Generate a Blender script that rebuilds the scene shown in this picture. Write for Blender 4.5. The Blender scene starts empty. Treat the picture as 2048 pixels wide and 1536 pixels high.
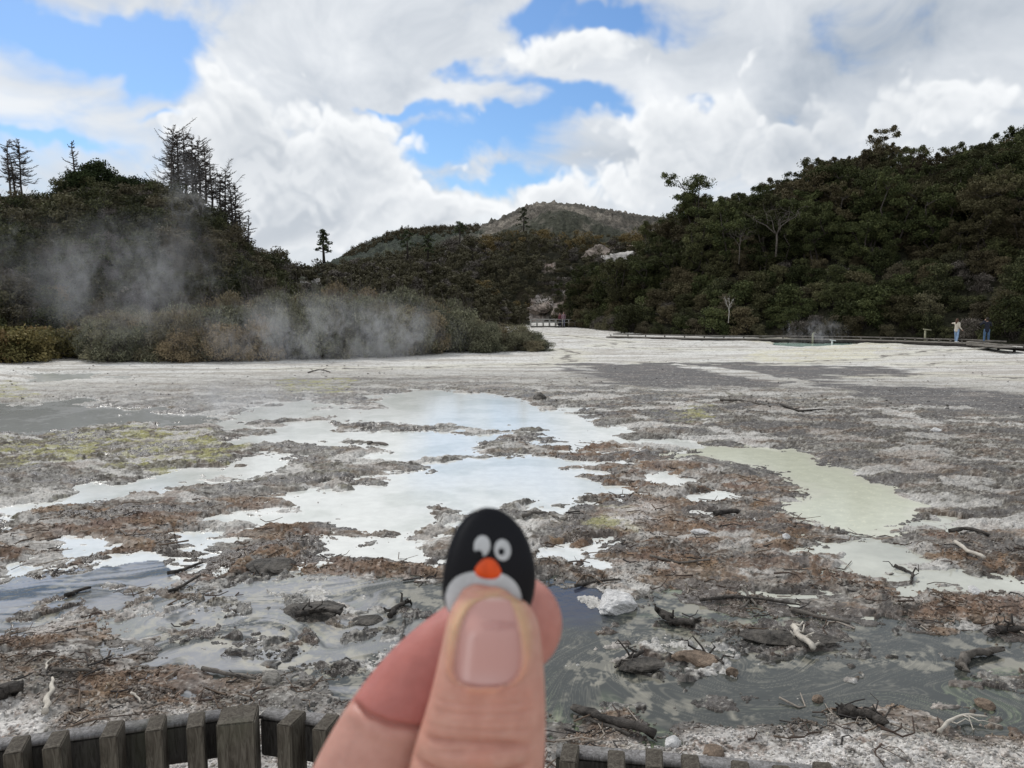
import bpy, bmesh, math, random
import numpy as np
from mathutils import Vector, Matrix, Euler

random.seed(7)
RNG = np.random.default_rng(7)
S = bpy.context.scene
C = S.collection

# ------------------------------------------------------------------ camera
CAMH = 3.5
PITCH = math.radians(6.234)
F = 1538.0
cp, sp = math.cos(PITCH), math.sin(PITCH)
cam_d = bpy.data.cameras.new("camera")
cam = bpy.data.objects.new("camera", cam_d)
C.objects.link(cam)
cam.location = (0, 0, CAMH)
cam.rotation_euler = (math.pi/2 - PITCH, 0, 0)
cam_d.sensor_width = 36
cam_d.lens = 36*F/2048
cam_d.clip_start = 0.02
cam_d.clip_end = 5000
cam_d.dof.use_dof = True
cam_d.dof.focus_distance = 25
cam_d.dof.aperture_fstop = 24
S.camera = cam

# ------------------------------------------------------------------ world / sun
SUN_EL, SUN_AZ = math.radians(44), math.radians(-32)     # azimuth from +Y (view direction) towards +X
sund = bpy.data.lights.new("sun", 'SUN'); sun = bpy.data.objects.new("sun", sund); C.objects.link(sun)
sund.energy = 2.0; sund.angle = math.radians(7); sund.color = (1, .965, .91)
sdir = Vector((math.sin(SUN_AZ)*math.cos(SUN_EL), math.cos(SUN_AZ)*math.cos(SUN_EL), math.sin(SUN_EL)))
sun.rotation_euler = sdir.to_track_quat('Z', 'Y').to_euler()
sun.location = (0, 0, 60)

S.view_settings.view_transform = 'Standard'
S.view_settings.look = 'None'
S.view_settings.exposure = 0.0
S.view_settings.gamma = 1.0
S.render.engine = 'CYCLES'
S.cycles.max_bounces = 6
S.cycles.diffuse_bounces = 2
S.cycles.glossy_bounces = 2
S.cycles.transmission_bounces = 2
S.cycles.volume_bounces = 0
S.cycles.transparent_max_bounces = 6
S.cycles.caustics_reflective = False
S.cycles.caustics_refractive = False
S.cycles.volume_step_rate = 1.5
S.cycles.volume_max_steps = 128

def rayd(px, py):
    x = (px-1024)/F; yv = (768-py)/F
    return x, cp + sp*yv, -sp + cp*yv
def at(px, py, z=0.0):
    x, y, d = rayd(px, py); t = (z-CAMH)/d
    return (x*t, y*t, z)
def atr(px, py, Y):
    x, y, d = rayd(px, py); t = Y/y
    return (x*t, Y, CAMH + d*t)

class NT:
    def __init__(s, tree): s.t = tree; s.n = tree.nodes; s.l = tree.links
    def new(s, typ, **kw):
        n = s.n.new(typ)
        for k, v in kw.items(): setattr(n, k, v)
        return n
    def link(s, a, b): s.l.new(a, b)
    def put(s, sock, v):
        if hasattr(v, 'links') or isinstance(v, bpy.types.NodeSocket): s.l.new(v, sock)
        else: sock.default_value = v
    def math(s, op, a, b=0.0, c=0.0, clamp=False):
        n = s.new('ShaderNodeMath', operation=op, use_clamp=clamp)
        s.put(n.inputs[0], a); s.put(n.inputs[1], b); s.put(n.inputs[2], c); return n.outputs[0]
    def vmath(s, op, a, b=(0, 0, 0), scale=None):
        n = s.new('ShaderNodeVectorMath', operation=op)
        s.put(n.inputs[0], a); s.put(n.inputs[1], b)
        if scale is not None: s.put(n.inputs['Scale'], scale)
        return n.outputs['Value'] if op in ('DOT_PRODUCT', 'LENGTH', 'DISTANCE') else n.outputs['Vector']
    def noise(s, vec, scale, detail=4, rough=.5, dist=0.0, typ='FBM', lac=2.0):
        n = s.new('ShaderNodeTexNoise'); n.noise_type = typ
        if vec is not None: s.put(n.inputs['Vector'], vec)
        n.inputs['Scale'].default_value = scale; n.inputs['Detail'].default_value = detail
        n.inputs['Roughness'].default_value = rough; n.inputs['Distortion'].default_value = dist
        n.inputs['Lacunarity'].default_value = lac
        return n.outputs['Fac']
    def mix(s, f, a, b, blend='MIX'):
        n = s.new('ShaderNodeMix', data_type='RGBA', blend_type=blend)
        s.put(n.inputs[0], f); s.put(n.inputs[6], a); s.put(n.inputs[7], b); return n.outputs[2]
    def ramp(s, f, a, b, c=0.0, d=1.0, smooth=True):
        n = s.new('ShaderNodeMapRange'); n.interpolation_type = 'SMOOTHSTEP' if smooth else 'LINEAR'
        s.put(n.inputs[0], f)
        for i, v in enumerate((a, b, c, d)): n.inputs[1+i].default_value = v
        return n.outputs[0]

# ------------------------------------------------------------------ noise (numpy)
_t = np.random.default_rng(11)
_ang = _t.random((256, 256))*2*np.pi
_GX, _GY = np.cos(_ang).astype(np.float32), np.sin(_ang).astype(np.float32)
def pn(x, y, s=0):
    x = np.asarray(x, np.float64)+s*17.31; y = np.asarray(y, np.float64)+s*9.77
    ix = np.floor(x).astype(np.int64); iy = np.floor(y).astype(np.int64)
    fx = (x-ix).astype(np.float32); fy = (y-iy).astype(np.float32)
    ix &= 255; iy &= 255; jx = (ix+1) & 255; jy = (iy+1) & 255
    u = fx*fx*fx*(fx*(fx*6-15)+10); v = fy*fy*fy*(fy*(fy*6-15)+10)
    a = _GX[ix, iy]*fx + _GY[ix, iy]*fy
    b = _GX[jx, iy]*(fx-1) + _GY[jx, iy]*fy
    c = _GX[ix, jy]*fx + _GY[ix, jy]*(fy-1)
    d = _GX[jx, jy]*(fx-1) + _GY[jx, jy]*(fy-1)
    return ((a+(b-a)*u) + ((c+(d-c)*u)-(a+(b-a)*u))*v)*1.5
def fbm(x, y, o=4, s=0, g=.5):
    r = 0; a = 1.0; f = 1.0
    for k in range(o): r = r + a*pn(x*f, y*f, s+k*3); a *= g; f *= 2.03
    return r
def rdg(x, y, o=3, s=0, g=.5):
    r = 0; a = 1.0; f = 1.0
    for k in range(o): r = r + a*(1-np.abs(pn(x*f, y*f, s+k*3))*2.2); a *= g; f *= 2.1
    return r/(1+g+g*g)
def sst(x, a, b):
    t = np.clip((x-a)/(b-a), 0, 1); return t*t*(3-2*t)
def mixc(c, m, col):
    return c + (np.asarray(col, np.float32)-c)*m[:, None]

W = bpy.data.worlds.new("World"); S.world = W; W.use_nodes = True
w = NT(W.node_tree); w.n.clear()
sky = w.new('ShaderNodeTexSky', sky_type='NISHITA'); sky.sun_disc = False
sky.sun_elevation = SUN_EL; sky.sun_rotation = SUN_AZ
sky.air_density = 1.0; sky.dust_density = 0.4; sky.ozone_density = 2.5
# cloud cover: computed here as a field over azimuth / elevation, wrapped round the sky dome
CW, CHH = 4096, 2048
def azel(px, py):
    x, y, z = rayd(px, py); return math.atan2(x, y), math.atan2(z, math.hypot(x, y))
def worley(x, y, s):
    ix = np.floor(x).astype(np.int64); iy = np.floor(y).astype(np.int64); d = np.full(x.shape, 9.0, np.float32)
    for i in (-1, 0, 1):
        for j in (-1, 0, 1):
            cx = ix+i; cy = iy+j; k = (_GX[(cx+s*7) & 255, cy & 255]*.45+.5+cx-x); l = (_GY[(cx+s*13) & 255, (cy+5) & 255]*.45+.5+cy-y)
            d = np.minimum(d, k*k+l*l)
    return np.sqrt(d)
def clouds(AZ, EL):
    A = AZ; E = EL
    wa = fbm(A*3.1, E*3.5, 3, 50); wb = fbm(A*3.1, E*3.5, 3, 51)
    wc_ = fbm(A*13, E*13, 4, 52, .6); wd = fbm(A*13, E*13, 4, 53, .6)
    BA = A+.040*wa+.014*wc_; BE = EL+.030*wb+.013*wd
    def bl(L, BA=BA, BE=BE):
        o = 0
        for px, py, rx, ry, an, k in L:
            a0, e0 = azel(px, py); t = math.radians(an)
            u = (BA-a0)*math.cos(t)+(BE-e0)*math.sin(t); v = -(BA-a0)*math.sin(t)+(BE-e0)*math.cos(t)
            o = o+k*np.exp(-np.minimum((u*F/rx)**2+(v*F/ry)**2, 40))
        return o
    # high thin layer with gaps
    blue = bl([(70, 30, 170, 44, -12, .58), (170, 110, 130, 30, -22, .44), (300, 90, 80, 55, 0, .74), (220, 50, 60, 30, 0, .3), (960, 285, 150, 46, -4, .70), (860, 325, 60, 44, 0, .42), (1060, 262, 80, 26, 0, .35),
               (1095, 14, 45, 34, 0, .62), (1250, 16, 90, 26, -4, .75), (1170, 165, 120, 26, -12, .60), (1180, 205, 70, 20, 10, .50), (800, 200, 60, 12, -4, .5), (900, 212, 90, 20, -4, .55), (1060, 232, 90, 14, -4, .35),
               (1050, 372, 110, 22, 4, .66), (960, 400, 80, 22, 0, .42), (1000, 148, 60, 14, -10, .42), (1370, 60, 22, 30, -40, .35), (1412, 172, 22, 16, 0, .42), (90, 268, 80, 12, 0, .42), (300, 232, 40, 8, 0, .3),
               (-700, 100, 500, 150, 0, .6), (300, -500, 500, 120, 0, .5)])
    soft = fbm(A*7+.6*wa, E*10+.6*wb, 6, 66, .6); str_ = fbm(A*3.0+.5*wa, E*8, 5, 67, .6)
    den = .50+.18*soft+.16*str_-blue
    al = .97*sst(den, -.06, .40)
    P_ = 1-.55*worley(A*8+.7*wa, E*9+.7*wb, 1)-.38*worley(A*19+wa+.4*wc_, E*21+wb+.4*wd, 2)-.22*worley(A*44+wc_, E*46+wd, 3)
    P_ = P_+.10*wc_
    tint = .70+.20*soft-.10*str_
    tint = tint-.10*sst(AZ, .25, .6)*sst(EL, .15, .35)+bl([(130, 230, 160, 60, 0, .06), (600, 60, 160, 60, 0, .04), (1330, 190, 120, 40, 0, .20), (1110, 90, 90, 34, 0, .14)])-bl([(1690, 130, 180, 90, 24, .30), (1960, 20, 160, 60, 0, .28), (1330, 300, 140, 34, 0, .16), (1530, 250, 90, 60, 40, .20), (860, 150, 120, 20, 0, .12), (1450, 60, 120, 50, 0, .12), (700, 20, 90, 30, 0, .08)])
    # heaped cumulus in front: crisp bright rims, greyer bodies
    cb = bl([(470, 250, 105, 105, 0, .95), (520, 400, 140, 90, 0, .80), (720, 290, 95, 72, 0, .92), (660, 420, 170, 70, 0, .85), (880, 440, 70, 40, 0, .75), (400, 470, 220, 50, 0, .6), (1110, 400, 50, 26, 0, .7), (1250, 360, 160, 60, 0, .72), (1330, 240, 130, 56, 0, .80), (1010, 425, 90, 26, 0, .6),
             (1560, 300, 190, 60, 10, .62), (1900, 230, 150, 70, 0, .56), (1110, 105, 90, 34, 0, .72), (1250, 90, 130, 40, -8, .60), (1450, 150, 90, 60, 0, .45), (940, 330, 50, 20, 0, .25)], A+.012*wa+.006*wc_, EL+.010*wb+.006*wd)
    dc = cb+.95*(P_-.50)-.04
    a2 = sst(dc, .31, .56)
    thick = sst(dc, .42, 1.05)
    return al, a2, tint, thick, dc, P_, bl
lo_, hi_ = np.array([.34, .40, .48]), np.array([.90, .925, .95])
def paint_sky(AZ, EL, k):
    al, a2, tint, thick, dc, P_, bl = clouds(AZ, EL)
    rel = np.zeros_like(dc); rel[:-k, :] = dc[:-k, :]-dc[k:, :]
    rel2 = np.zeros_like(dc); rel2[:, k:] = dc[:, k:]-dc[:, :-k]
    t1 = np.clip(tint, 0, 1.1)
    t2 = 1.02-.38*thick+np.clip((rel+.6*rel2)*.75, -.16, .16)+.10*(P_-.5)
    t2 = t2-bl([(430, 290, 90, 80, 0, .20), (1690, 180, 220, 120, 24, .34), (1560, 330, 120, 50, 20, .18), (1330, 300, 140, 30, 0, .14), (700, 340, 90, 30, 0, .12), (1960, 40, 150, 70, 0, .2), (600, 480, 120, 20, 0, .08)])
    t2 = np.clip(t2, .1, 1.1)
    c1 = lo_+(hi_-lo_)*t1[..., None]; c2 = lo_+(hi_-lo_)*t2[..., None]
    A_ = al+(1-al)*a2; wgt = (a2/np.maximum(A_, 1e-4))[..., None]
    return (c1*(1-wgt)+c2*wgt), A_
img = bpy.data.images.new('cloud_cover', CW, CHH, alpha=True, float_buffer=True)
buf = np.zeros((CHH, CW, 4), np.float32); buf[..., 3] = 1; buf[..., :3] = .55
r0 = CHH//2-16
azc = ((np.arange(CW//4)+.5)/(CW//4)-.5)*2*np.pi; elc = ((np.arange(CHH//4)+.5)/(CHH//4)-.5)*np.pi
c_, a_ = paint_sky(*np.meshgrid(azc, elc[r0//4:]), 2)
AZc, ELc = np.meshgrid(azc, elc[r0//4:]); bc_ = np.exp(-((AZc+math.radians(130))/math.radians(8))**2-((ELc-math.radians(32))/math.radians(24))**2)      # unseen bright sky patch, added for the nail highlight and the hand
c_ = c_+2.6*bc_[..., None]; a_ = np.maximum(a_, bc_)
buf[r0//4*4:, :, :3] = np.repeat(np.repeat(c_, 4, 0), 4, 1); buf[r0//4*4:, :, 3] = np.repeat(np.repeat(a_, 4, 0), 4, 1)
azs = ((np.arange(CW)+.5)/CW-.5)*2*np.pi; els = ((np.arange(CHH)+.5)/CHH-.5)*np.pi
ca, cb_ = int(CW*(.5-48/360)), int(CW*(.5+48/360)); rb = int(CHH*(.5+34/180))
c_, a_ = paint_sky(*np.meshgrid(azs[ca:cb_], els[r0:rb]), 7)
buf[r0:rb-8, ca+8:cb_, :3] = c_[:-8, 8:]; buf[r0:rb-8, ca+8:cb_, 3] = a_[:-8, 8:]
img.colorspace_settings.name = 'Linear Rec.709'; img.alpha_mode = 'CHANNEL_PACKED'
img.pixels.foreach_set(buf.ravel()); img.update(); img.pack()
del buf, c_, a_
tcw = w.new('ShaderNodeTexCoord'); nrm = w.vmath('NORMALIZE', tcw.outputs['Generated'])
sx_ = w.new('ShaderNodeSeparateXYZ'); w.link(nrm, sx_.inputs[0])
uu_ = w.math('MULTIPLY_ADD', w.math('ARCTAN2', sx_.outputs[0], sx_.outputs[1]), 1/(2*math.pi), .5)
vv_ = w.math('MULTIPLY_ADD', w.math('ARCSINE', sx_.outputs[2]), 1/math.pi, .5)
cx_ = w.new('ShaderNodeCombineXYZ'); w.link(uu_, cx_.inputs[0]); w.link(vv_, cx_.inputs[1])
envt = w.new('ShaderNodeTexImage'); envt.image = img; envt.interpolation = 'Cubic'; w.link(cx_.outputs[0], envt.inputs[0])
cc = envt.outputs['Color']; alpha = envt.outputs['Alpha']
bgs = w.new('ShaderNodeBackground'); w.link(w.mix(1.0, sky.outputs[0], (.76, .97, 1.18, 1), 'MULTIPLY'), bgs.inputs[0]); bgs.inputs[1].default_value = .098
bgc = w.new('ShaderNodeBackground'); w.link(cc, bgc.inputs[0]); bgc.inputs[1].default_value = 1.0
ms = w.new('ShaderNodeMixShader'); w.link(alpha, ms.inputs[0]); w.link(bgs.outputs[0], ms.inputs[1]); w.link(bgc.outputs[0], ms.inputs[2])
wo = w.new('ShaderNodeOutputWorld'); w.link(ms.outputs[0], wo.inputs[0])

# ------------------------------------------------------------------ materials
def mat(name): 
    m = bpy.data.materials.new(name); m.use_nodes = True
    t = NT(m.node_tree); b = t.n['Principled BSDF']; return m, t, b
def simple(name, col, rough=.7, var=.25, scale=8, bump=.3, bscale=20, bdist=.01, spec=.3, stretch=None):
    m, t, b = mat(name)
    tcn = t.new('ShaderNodeTexCoord'); v = tcn.outputs['Object']
    if stretch:
        mpn = t.new('ShaderNodeMapping'); t.link(v, mpn.inputs[0]); mpn.inputs['Scale'].default_value = stretch; v = mpn.outputs[0]
    n = t.noise(v, scale, 6, .6, .3)
    c1 = tuple(c*(1-var) for c in col)+(1,); c2 = tuple(min(1, c*(1+var)) for c in col)+(1,)
    t.put(b.inputs['Base Color'], t.mix(t.ramp(n, .3, .7), c1, c2))
    b.inputs['Roughness'].default_value = rough; b.inputs['Specular IOR Level'].default_value = spec
    if bump:
        bn = t.new('ShaderNodeBump'); bn.inputs['Strength'].default_value = bump; bn.inputs['Distance'].default_value = bdist
        t.link(t.noise(v, bscale, 5, .6), bn.inputs['Height']); t.link(bn.outputs[0], b.inputs['Normal'])
    return m
def vcol_mat(name, rough=.85, bump=.5, bscale=30, bdist=.02, spec=.25, wet=False, cvar=.25, cscale=14):
    m, t, b = mat(name)
    a = t.new('ShaderNodeVertexColor', layer_name='col')
    g = t.new('ShaderNodeNewGeometry')
    n = t.noise(g.outputs['Position'], cscale, 5, .65)
    t.put(b.inputs['Base Color'], t.mix(1.0, a.outputs[0], t.mix(t.ramp(n, .3, .7), (1-cvar,)*3+(1,), (1+cvar,)*3+(1,)), 'MULTIPLY'))
    b.inputs['Specular IOR Level'].default_value = spec
    if wet:
        t.put(b.inputs['Roughness'], t.ramp(a.outputs['Alpha'], 0, 1, rough, .25))
    else: b.inputs['Roughness'].default_value = rough
    if bump:
        bn = t.new('ShaderNodeBump'); bn.inputs['Strength'].default_value = bump; bn.inputs['Distance'].default_value = bdist
        t.link(t.noise(g.outputs['Position'], bscale, 6, .65), bn.inputs['Height']); t.link(bn.outputs[0], b.inputs['Normal'])
    return m
def leaf_mat(name, lo, hi, huevar=.25, alt=None):
    m, t, b = mat(name)
    a = t.new('ShaderNodeAttribute', attribute_name='tint'); oi = t.new('ShaderNodeObjectInfo')
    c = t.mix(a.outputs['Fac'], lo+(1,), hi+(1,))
    if alt: c = t.mix(t.ramp(oi.outputs['Random'], .35, .95, 0, .85), c, alt+(1,))
    k = t.math('MULTIPLY_ADD', t.math('FRACT', t.math('MULTIPLY', oi.outputs['Random'], 7.31)), huevar*2, 1-huevar)
    c2 = t.vmath('SCALE', c, scale=k)
    t.put(b.inputs['Base Color'], c2)
    b.inputs['Roughness'].default_value = .75; b.inputs['Specular IOR Level'].default_value = .08
    return m

# ------------------------------------------------------------------ object helpers
def tag(o, label=None, cat=None, group=None, kind=None):
    if label: o['label'] = label
    if cat: o['category'] = cat
    if group: o['group'] = group
    if kind: o['kind'] = kind
    return o
def mesh_np(name, V, Fc, mats, col=None, smooth=False, ftint=None, fmat=None, collayer='col'):
    """V (n,3), Fc (m,k) or list of arrays with different k"""
    me = bpy.data.meshes.new(name)
    V = np.ascontiguousarray(V, np.float32)
    if not isinstance(Fc, list): Fc = [Fc]
    Fc = [np.asarray(f, np.int32) for f in Fc if len(f)]
    nl = sum(f.size for f in Fc); nf = sum(len(f) for f in Fc)
    me.vertices.add(len(V)); me.vertices.foreach_set('co', V.ravel())
    me.loops.add(nl); me.loops.foreach_set('vertex_index', np.concatenate([f.ravel() for f in Fc]))
    me.polygons.add(nf)
    tot = np.concatenate([np.full(len(f), f.shape[1], np.int32) for f in Fc])
    st = np.concatenate([[0], np.cumsum(tot)[:-1]]).astype(np.int32)
    me.polygons.foreach_set('loop_start', st); me.polygons.foreach_set('loop_total', tot)
    if smooth: me.polygons.foreach_set('use_smooth', np.ones(nf, bool))
    if fmat is not None: me.polygons.foreach_set('material_index', np.asarray(fmat, np.int32))
    me.update(calc_edges=True)
    if col is not None:
        at_ = me.color_attributes.new(collayer, 'FLOAT_COLOR', 'POINT')
        if col.shape[1] == 3: col = np.hstack([col, np.ones((len(col), 1))])
        at_.data.foreach_set('color', np.ascontiguousarray(col, np.float32).ravel())
    if ftint is not None:
        at_ = me.attributes.new('tint', 'FLOAT', 'FACE'); at_.data.foreach_set('value', np.ascontiguousarray(ftint, np.float32))
    for m in (mats if isinstance(mats, (list, tuple)) else [mats]): me.materials.append(m)
    return me
def link(name, me, loc=(0, 0, 0), rot=(0, 0, 0), parent=None):
    o = bpy.data.objects.new(name, me); C.objects.link(o)
    o.location = loc; o.rotation_euler = rot
    if parent is not None: o.parent = parent
    return o
def empty(name, loc, rot=(0, 0, 0)):
    o = bpy.data.objects.new(name, None); C.objects.link(o); o.location = loc; o.rotation_euler = rot; o.empty_display_size = .2
    return o
def tube_np(pts, rad, sides=5, closed=True):
    pts = np.asarray(pts, float); n = len(pts); rad = np.asarray(rad, float)*np.ones(n)
    T = np.gradient(pts, axis=0); T /= np.linalg.norm(T, axis=1)[:, None]+1e-9
    ref = np.array([0, 0, 1.0]) if abs(T[0, 2]) < .8 else np.array([0, 1.0, 0])
    A = np.cross(T, ref); A /= np.linalg.norm(A, axis=1)[:, None]+1e-9; B = np.cross(T, A)
    th = np.arange(sides)*2*np.pi/sides
    V = (pts[:, None]+rad[:, None, None]*(np.cos(th)[None, :, None]*A[:, None]+np.sin(th)[None, :, None]*B[:, None])).reshape(-1, 3)
    i = np.arange(n-1)[:, None]*sides; j = np.arange(sides)[None]; k = (j+1) % sides
    Q = np.stack([i+j, i+k, i+sides+k, i+sides+j], -1).reshape(-1, 4)
    if closed:
        V = np.vstack([V, pts[0], pts[-1]]); a = n*sides
        jj = np.arange(sides); kk = (jj+1) % sides
        T1 = np.stack([np.full(sides, a), kk, jj, jj], -1)
        T2 = np.stack([np.full(sides, a+1), (n-1)*sides+jj, (n-1)*sides+kk, (n-1)*sides+kk], -1)
        return V, Q, np.vstack([T1[:, :3], T2[:, :3]])
    return V, Q, np.zeros((0, 3), int)
class MB:
    def __init__(s): s.V = []; s.Q = []; s.T = []; s.n = 0
    def add(s, V, Q=None, T=None):
        V = np.asarray(V, float)
        if Q is not None and len(Q): s.Q.append(np.asarray(Q)+s.n)
        if T is not None and len(T): s.T.append(np.asarray(T)+s.n)
        s.V.append(V); s.n += len(V)
    def tube(s, pts, rad, sides=5, closed=True): s.add(*tube_np(pts, rad, sides, closed))
    def box(s, a, b, M=None):
        x0, y0, z0 = a; x1, y1, z1 = b
        V = np.array([(x0, y0, z0), (x1, y0, z0), (x1, y1, z0), (x0, y1, z0), (x0, y0, z1), (x1, y0, z1), (x1, y1, z1), (x0, y1, z1)], float)
        if M is not None: V = np.array([M @ Vector(v) for v in V])
        s.add(V, [(0, 3, 2, 1), (4, 5, 6, 7), (0, 1, 5, 4), (1, 2, 6, 5), (2, 3, 7, 6), (3, 0, 4, 7)])
    def me(s, name, m, smooth=False, col=None):
        fs = []
        if s.Q: fs.append(np.vstack(s.Q))
        if s.T: fs.append(np.vstack(s.T))
        return mesh_np(name, np.vstack(s.V), fs, m, smooth=smooth, col=col)

# ------------------------------------------------------------------ the ground: layout polygons (read off the photo, laid on the flats)
def P(s):
    v = [float(q) for q in s.replace(',', ' ').split()]
    return np.array([at(v[i], v[i+1])[:2] for i in range(0, len(v), 2)])
def sdist(X, Y, poly, margin=3.0):
    """signed distance, >0 inside"""
    out = np.full(X.shape, -margin, np.float32)
    x0, y0 = poly.min(0)-margin; x1, y1 = poly.max(0)+margin
    sel = np.where((X > x0) & (X < x1) & (Y > y0) & (Y < y1))[0]
    if not len(sel): return out
    x = X[sel].astype(np.float32); y = Y[sel].astype(np.float32)
    d2 = np.full(x.shape, 1e9, np.float32); ins = np.zeros(x.shape, bool)
    n = len(poly)
    for i in range(n):
        ax, ay = poly[i]; bx, by = poly[(i+1) % n]
        ex, ey = bx-ax, by-ay; l = ex*ex+ey*ey+1e-9
        t = np.clip(((x-ax)*ex+(y-ay)*ey)/l, 0, 1)
        dx = x-ax-t*ex; dy = y-ay-t*ey
        d2 = np.minimum(d2, dx*dx+dy*dy)
        if ay != by:
            c = ((ay > y) != (by > y)) & (x < ex*(y-ay)/ey+ax)
            ins ^= c
    d = np.sqrt(d2); d = np.where(ins, d, -d)
    out[sel] = np.clip(d, -margin, 9e9)
    return out

MILKY = [P("470,870 500,845 600,840 690,850 720,858 780,856 860,848 960,856 1010,860 1060,866 1110,878 1180,888 1280,888 1230,858 1195,838 1160,818 1090,815 1050,808 1062,796 1000,787 900,779 800,781 740,793 735,810 640,822 560,812 500,822 440,833 420,850 450,858"),
         P("480,870 500,892 600,889 700,892 735,902 760,917 800,926 870,923 940,910 990,893 1012,880 960,868 880,858 780,866 600,846"),
         P("560,1010 620,985 660,990 700,978 770,948 850,935 920,918 980,912 1080,912 1170,925 1240,925 1190,942 1230,985 1180,1002 1100,1015 1050,1002 950,1012 890,1025 900,1070 820,1085 770,1080 700,1060 640,1045 560,1050 480,1050 420,1070 380,1095 330,1125 250,1120 420,1060 500,1025"),
         P("1300,880 1360,870 1400,893 1330,905"),
         P("500,810 640,800 700,812 640,822 520,822"),
         P("670,1090 780,1078 880,1085 880,1140 790,1130 720,1125 650,1115"),
         P("400,1100 560,1075 640,1090 560,1120 420,1125")]
STRIPS = [P("0,1020 100,1000 180,1003 60,1030 0,1045"), P("180,1130 320,1100 400,1062 440,1058 420,1085 330,1122 240,1150 180,1150"), P("20,1120 120,1105 200,1112 130,1135 20,1145"), P("560,1085 620,1075 700,1080 690,1100 600,1110"), P("300,1150 420,1120 520,1105 500,1125 400,1150"), P("1080,875 1180,893 1260,900 1180,905 1090,895"), P("170,970 330,950 540,915 580,925 540,945 330,985 150,1000"), P("60,745 130,745 260,755 60,762"), P("1100,1108 1180,1100 1230,1110 1150,1125"),
          P("1380,1000 1440,990 1500,1010 1430,1022"), P("1320,950 1400,955 1360,975 1300,965"), P("330,960 500,935 420,975")]
GREEN = [P("1320,905 1400,893 1500,900 1600,905 1650,925 1720,938 1705,950 1760,975 1850,1010 1860,1040 1800,1058 1780,1085 1730,1080 1680,1060 1620,1040 1580,1010 1600,970 1560,950 1480,928 1400,914 1330,917")]
OUTLET = [P("1620,1082 1680,1092 1720,1085 1800,1095 1850,1125 1940,1145 2048,1170 2200,1200 2200,1230 2048,1200 1900,1170 1780,1150 1700,1125 1640,1100"), P("1790,1040 1870,1040 1900,1065 1820,1062"), P("1560,1190 1640,1180 1720,1195 1640,1205"), P("1680,1155 1760,1150 1810,1170 1740,1178")]
LEFTP = [P("-300,800 0,808 130,798 250,813 380,828 440,835 410,850 300,845 200,853 80,866 -300,880")]
STREAM = [P("-500,1200 0,1165 120,1155 220,1150 330,1120 400,1150 560,1140 640,1150 700,1165 780,1160 880,1180 1000,1170 1080,1180 1170,1172 1220,1210 1290,1225 1400,1203 1600,1243 1720,1248 1900,1268 2048,1290 2500,1330 2500,1540 2048,1482 1950,1465 1750,1428 1600,1442 1450,1450 1300,1470 1200,1440 1080,1450 900,1420 720,1400 690,1370 560,1345 440,1378 320,1335 180,1240 60,1245 0,1262 -500,1300")]
TURQ = [P("1535,688 1560,684 1620,682 1680,684 1730,688 1700,693 1600,696 1545,693")]
ISLES = [P("1190,1180 1240,1175 1275,1185 1280,1205 1240,1222 1200,1215"), P("1200,1330 1290,1300 1400,1285 1480,1310 1480,1345 1400,1360 1290,1360"), P("1320,1240 1400,1240 1520,1255 1640,1250 1700,1275 1690,1300 1600,1305 1480,1292 1400,1270"),
         P("560,1215 620,1195 690,1200 680,1240 600,1250"), P("240,1200 330,1180 360,1205 300,1225 250,1225"), P("430,1120 480,1105 560,1110 540,1150 440,1145"), P("690,840 740,845 790,850 760,862 710,858"), P("640,805 720,800 760,812 700,822"),
         P("1060,790 1100,784 1170,795 1120,812 1060,808"), P("1890,1345 2048,1330 2100,1360 1960,1372"), P("60,1205 150,1195 170,1215 80,1225"), P("330,1222 440,1205 480,1222 400,1240"), P("300,1262 420,1250 470,1268 350,1282"), P("470,1290 600,1270 640,1290 540,1310"), P("620,1330 760,1310 780,1335 660,1352"), P("520,1195 560,1185 590,1200 540,1210"), P("180,1225 260,1232 240,1246 170,1240"), P("700,1255 790,1245 800,1270 720,1280"), P("480,1085 560,1070 640,1065 700,1085 620,1130 500,1160 400,1190 340,1180 420,1120")]
BROWN = [P("1180,950 1290,905 1330,930 1560,970 1590,1030 1680,1085 1640,1110 1850,1165 2048,1210 2300,1240 2300,1320 2048,1290 1900,1262 1700,1240 1600,1240 1400,1200 1280,1180 1180,1165 1050,1150 1040,1120 1090,1080 1190,1010"),
         P("1790,1072 1900,1062 2300,1100 2300,1180 2048,1165 1850,1125"), P("-300,1055 0,1048 180,1010 330,1000 560,1000 420,1055 350,1115 200,1145 0,1155 -300,1170"),
         P("350,1090 480,1055 700,1060 650,1120 880,1105 880,1180 650,1160 500,1185 340,1190"), P("-300,1260 0,1255 180,1243 300,1320 460,1380 620,1380 560,1415 300,1425 150,1400 0,1345 -300,1350"),
         P("1090,1450 1300,1445 1200,1500 1090,1510"), P("1450,1450 1600,1440 1750,1428 2048,1482 2300,1500 2300,1530 2048,1510 1750,1470 1500,1462"), P("1040,905 1100,890 1290,900 1260,935 1180,950 1080,935"), P("700,1380 860,1420 860,1500 700,1420")]
GREYB = [P("1480,870 1700,860 2300,880 2300,1080 1900,1050 1860,1010 1720,938 1560,900"), P("1360,820 1600,800 1750,830 2100,900 1700,880 1500,860")]
ALGAE = [P("60,885 200,852 420,872 510,900 420,930 330,950 150,930 0,945 -200,950 -200,890"), P("570,762 690,762 690,787 580,792"), P("0,770 60,765 50,800 -100,800"), P("1340,820 1420,815 1430,840 1350,850"), P("1120,1020 1250,1030 1240,1070 1140,1060")]
DARK = [P("1150,733 1400,729 1800,741 1812,750 1640,757 1650,775 1830,777 2048,797 2300,820 2300,870 2048,838 1860,815 1720,800 1620,775 1400,778 1300,780 1210,765")]
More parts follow.
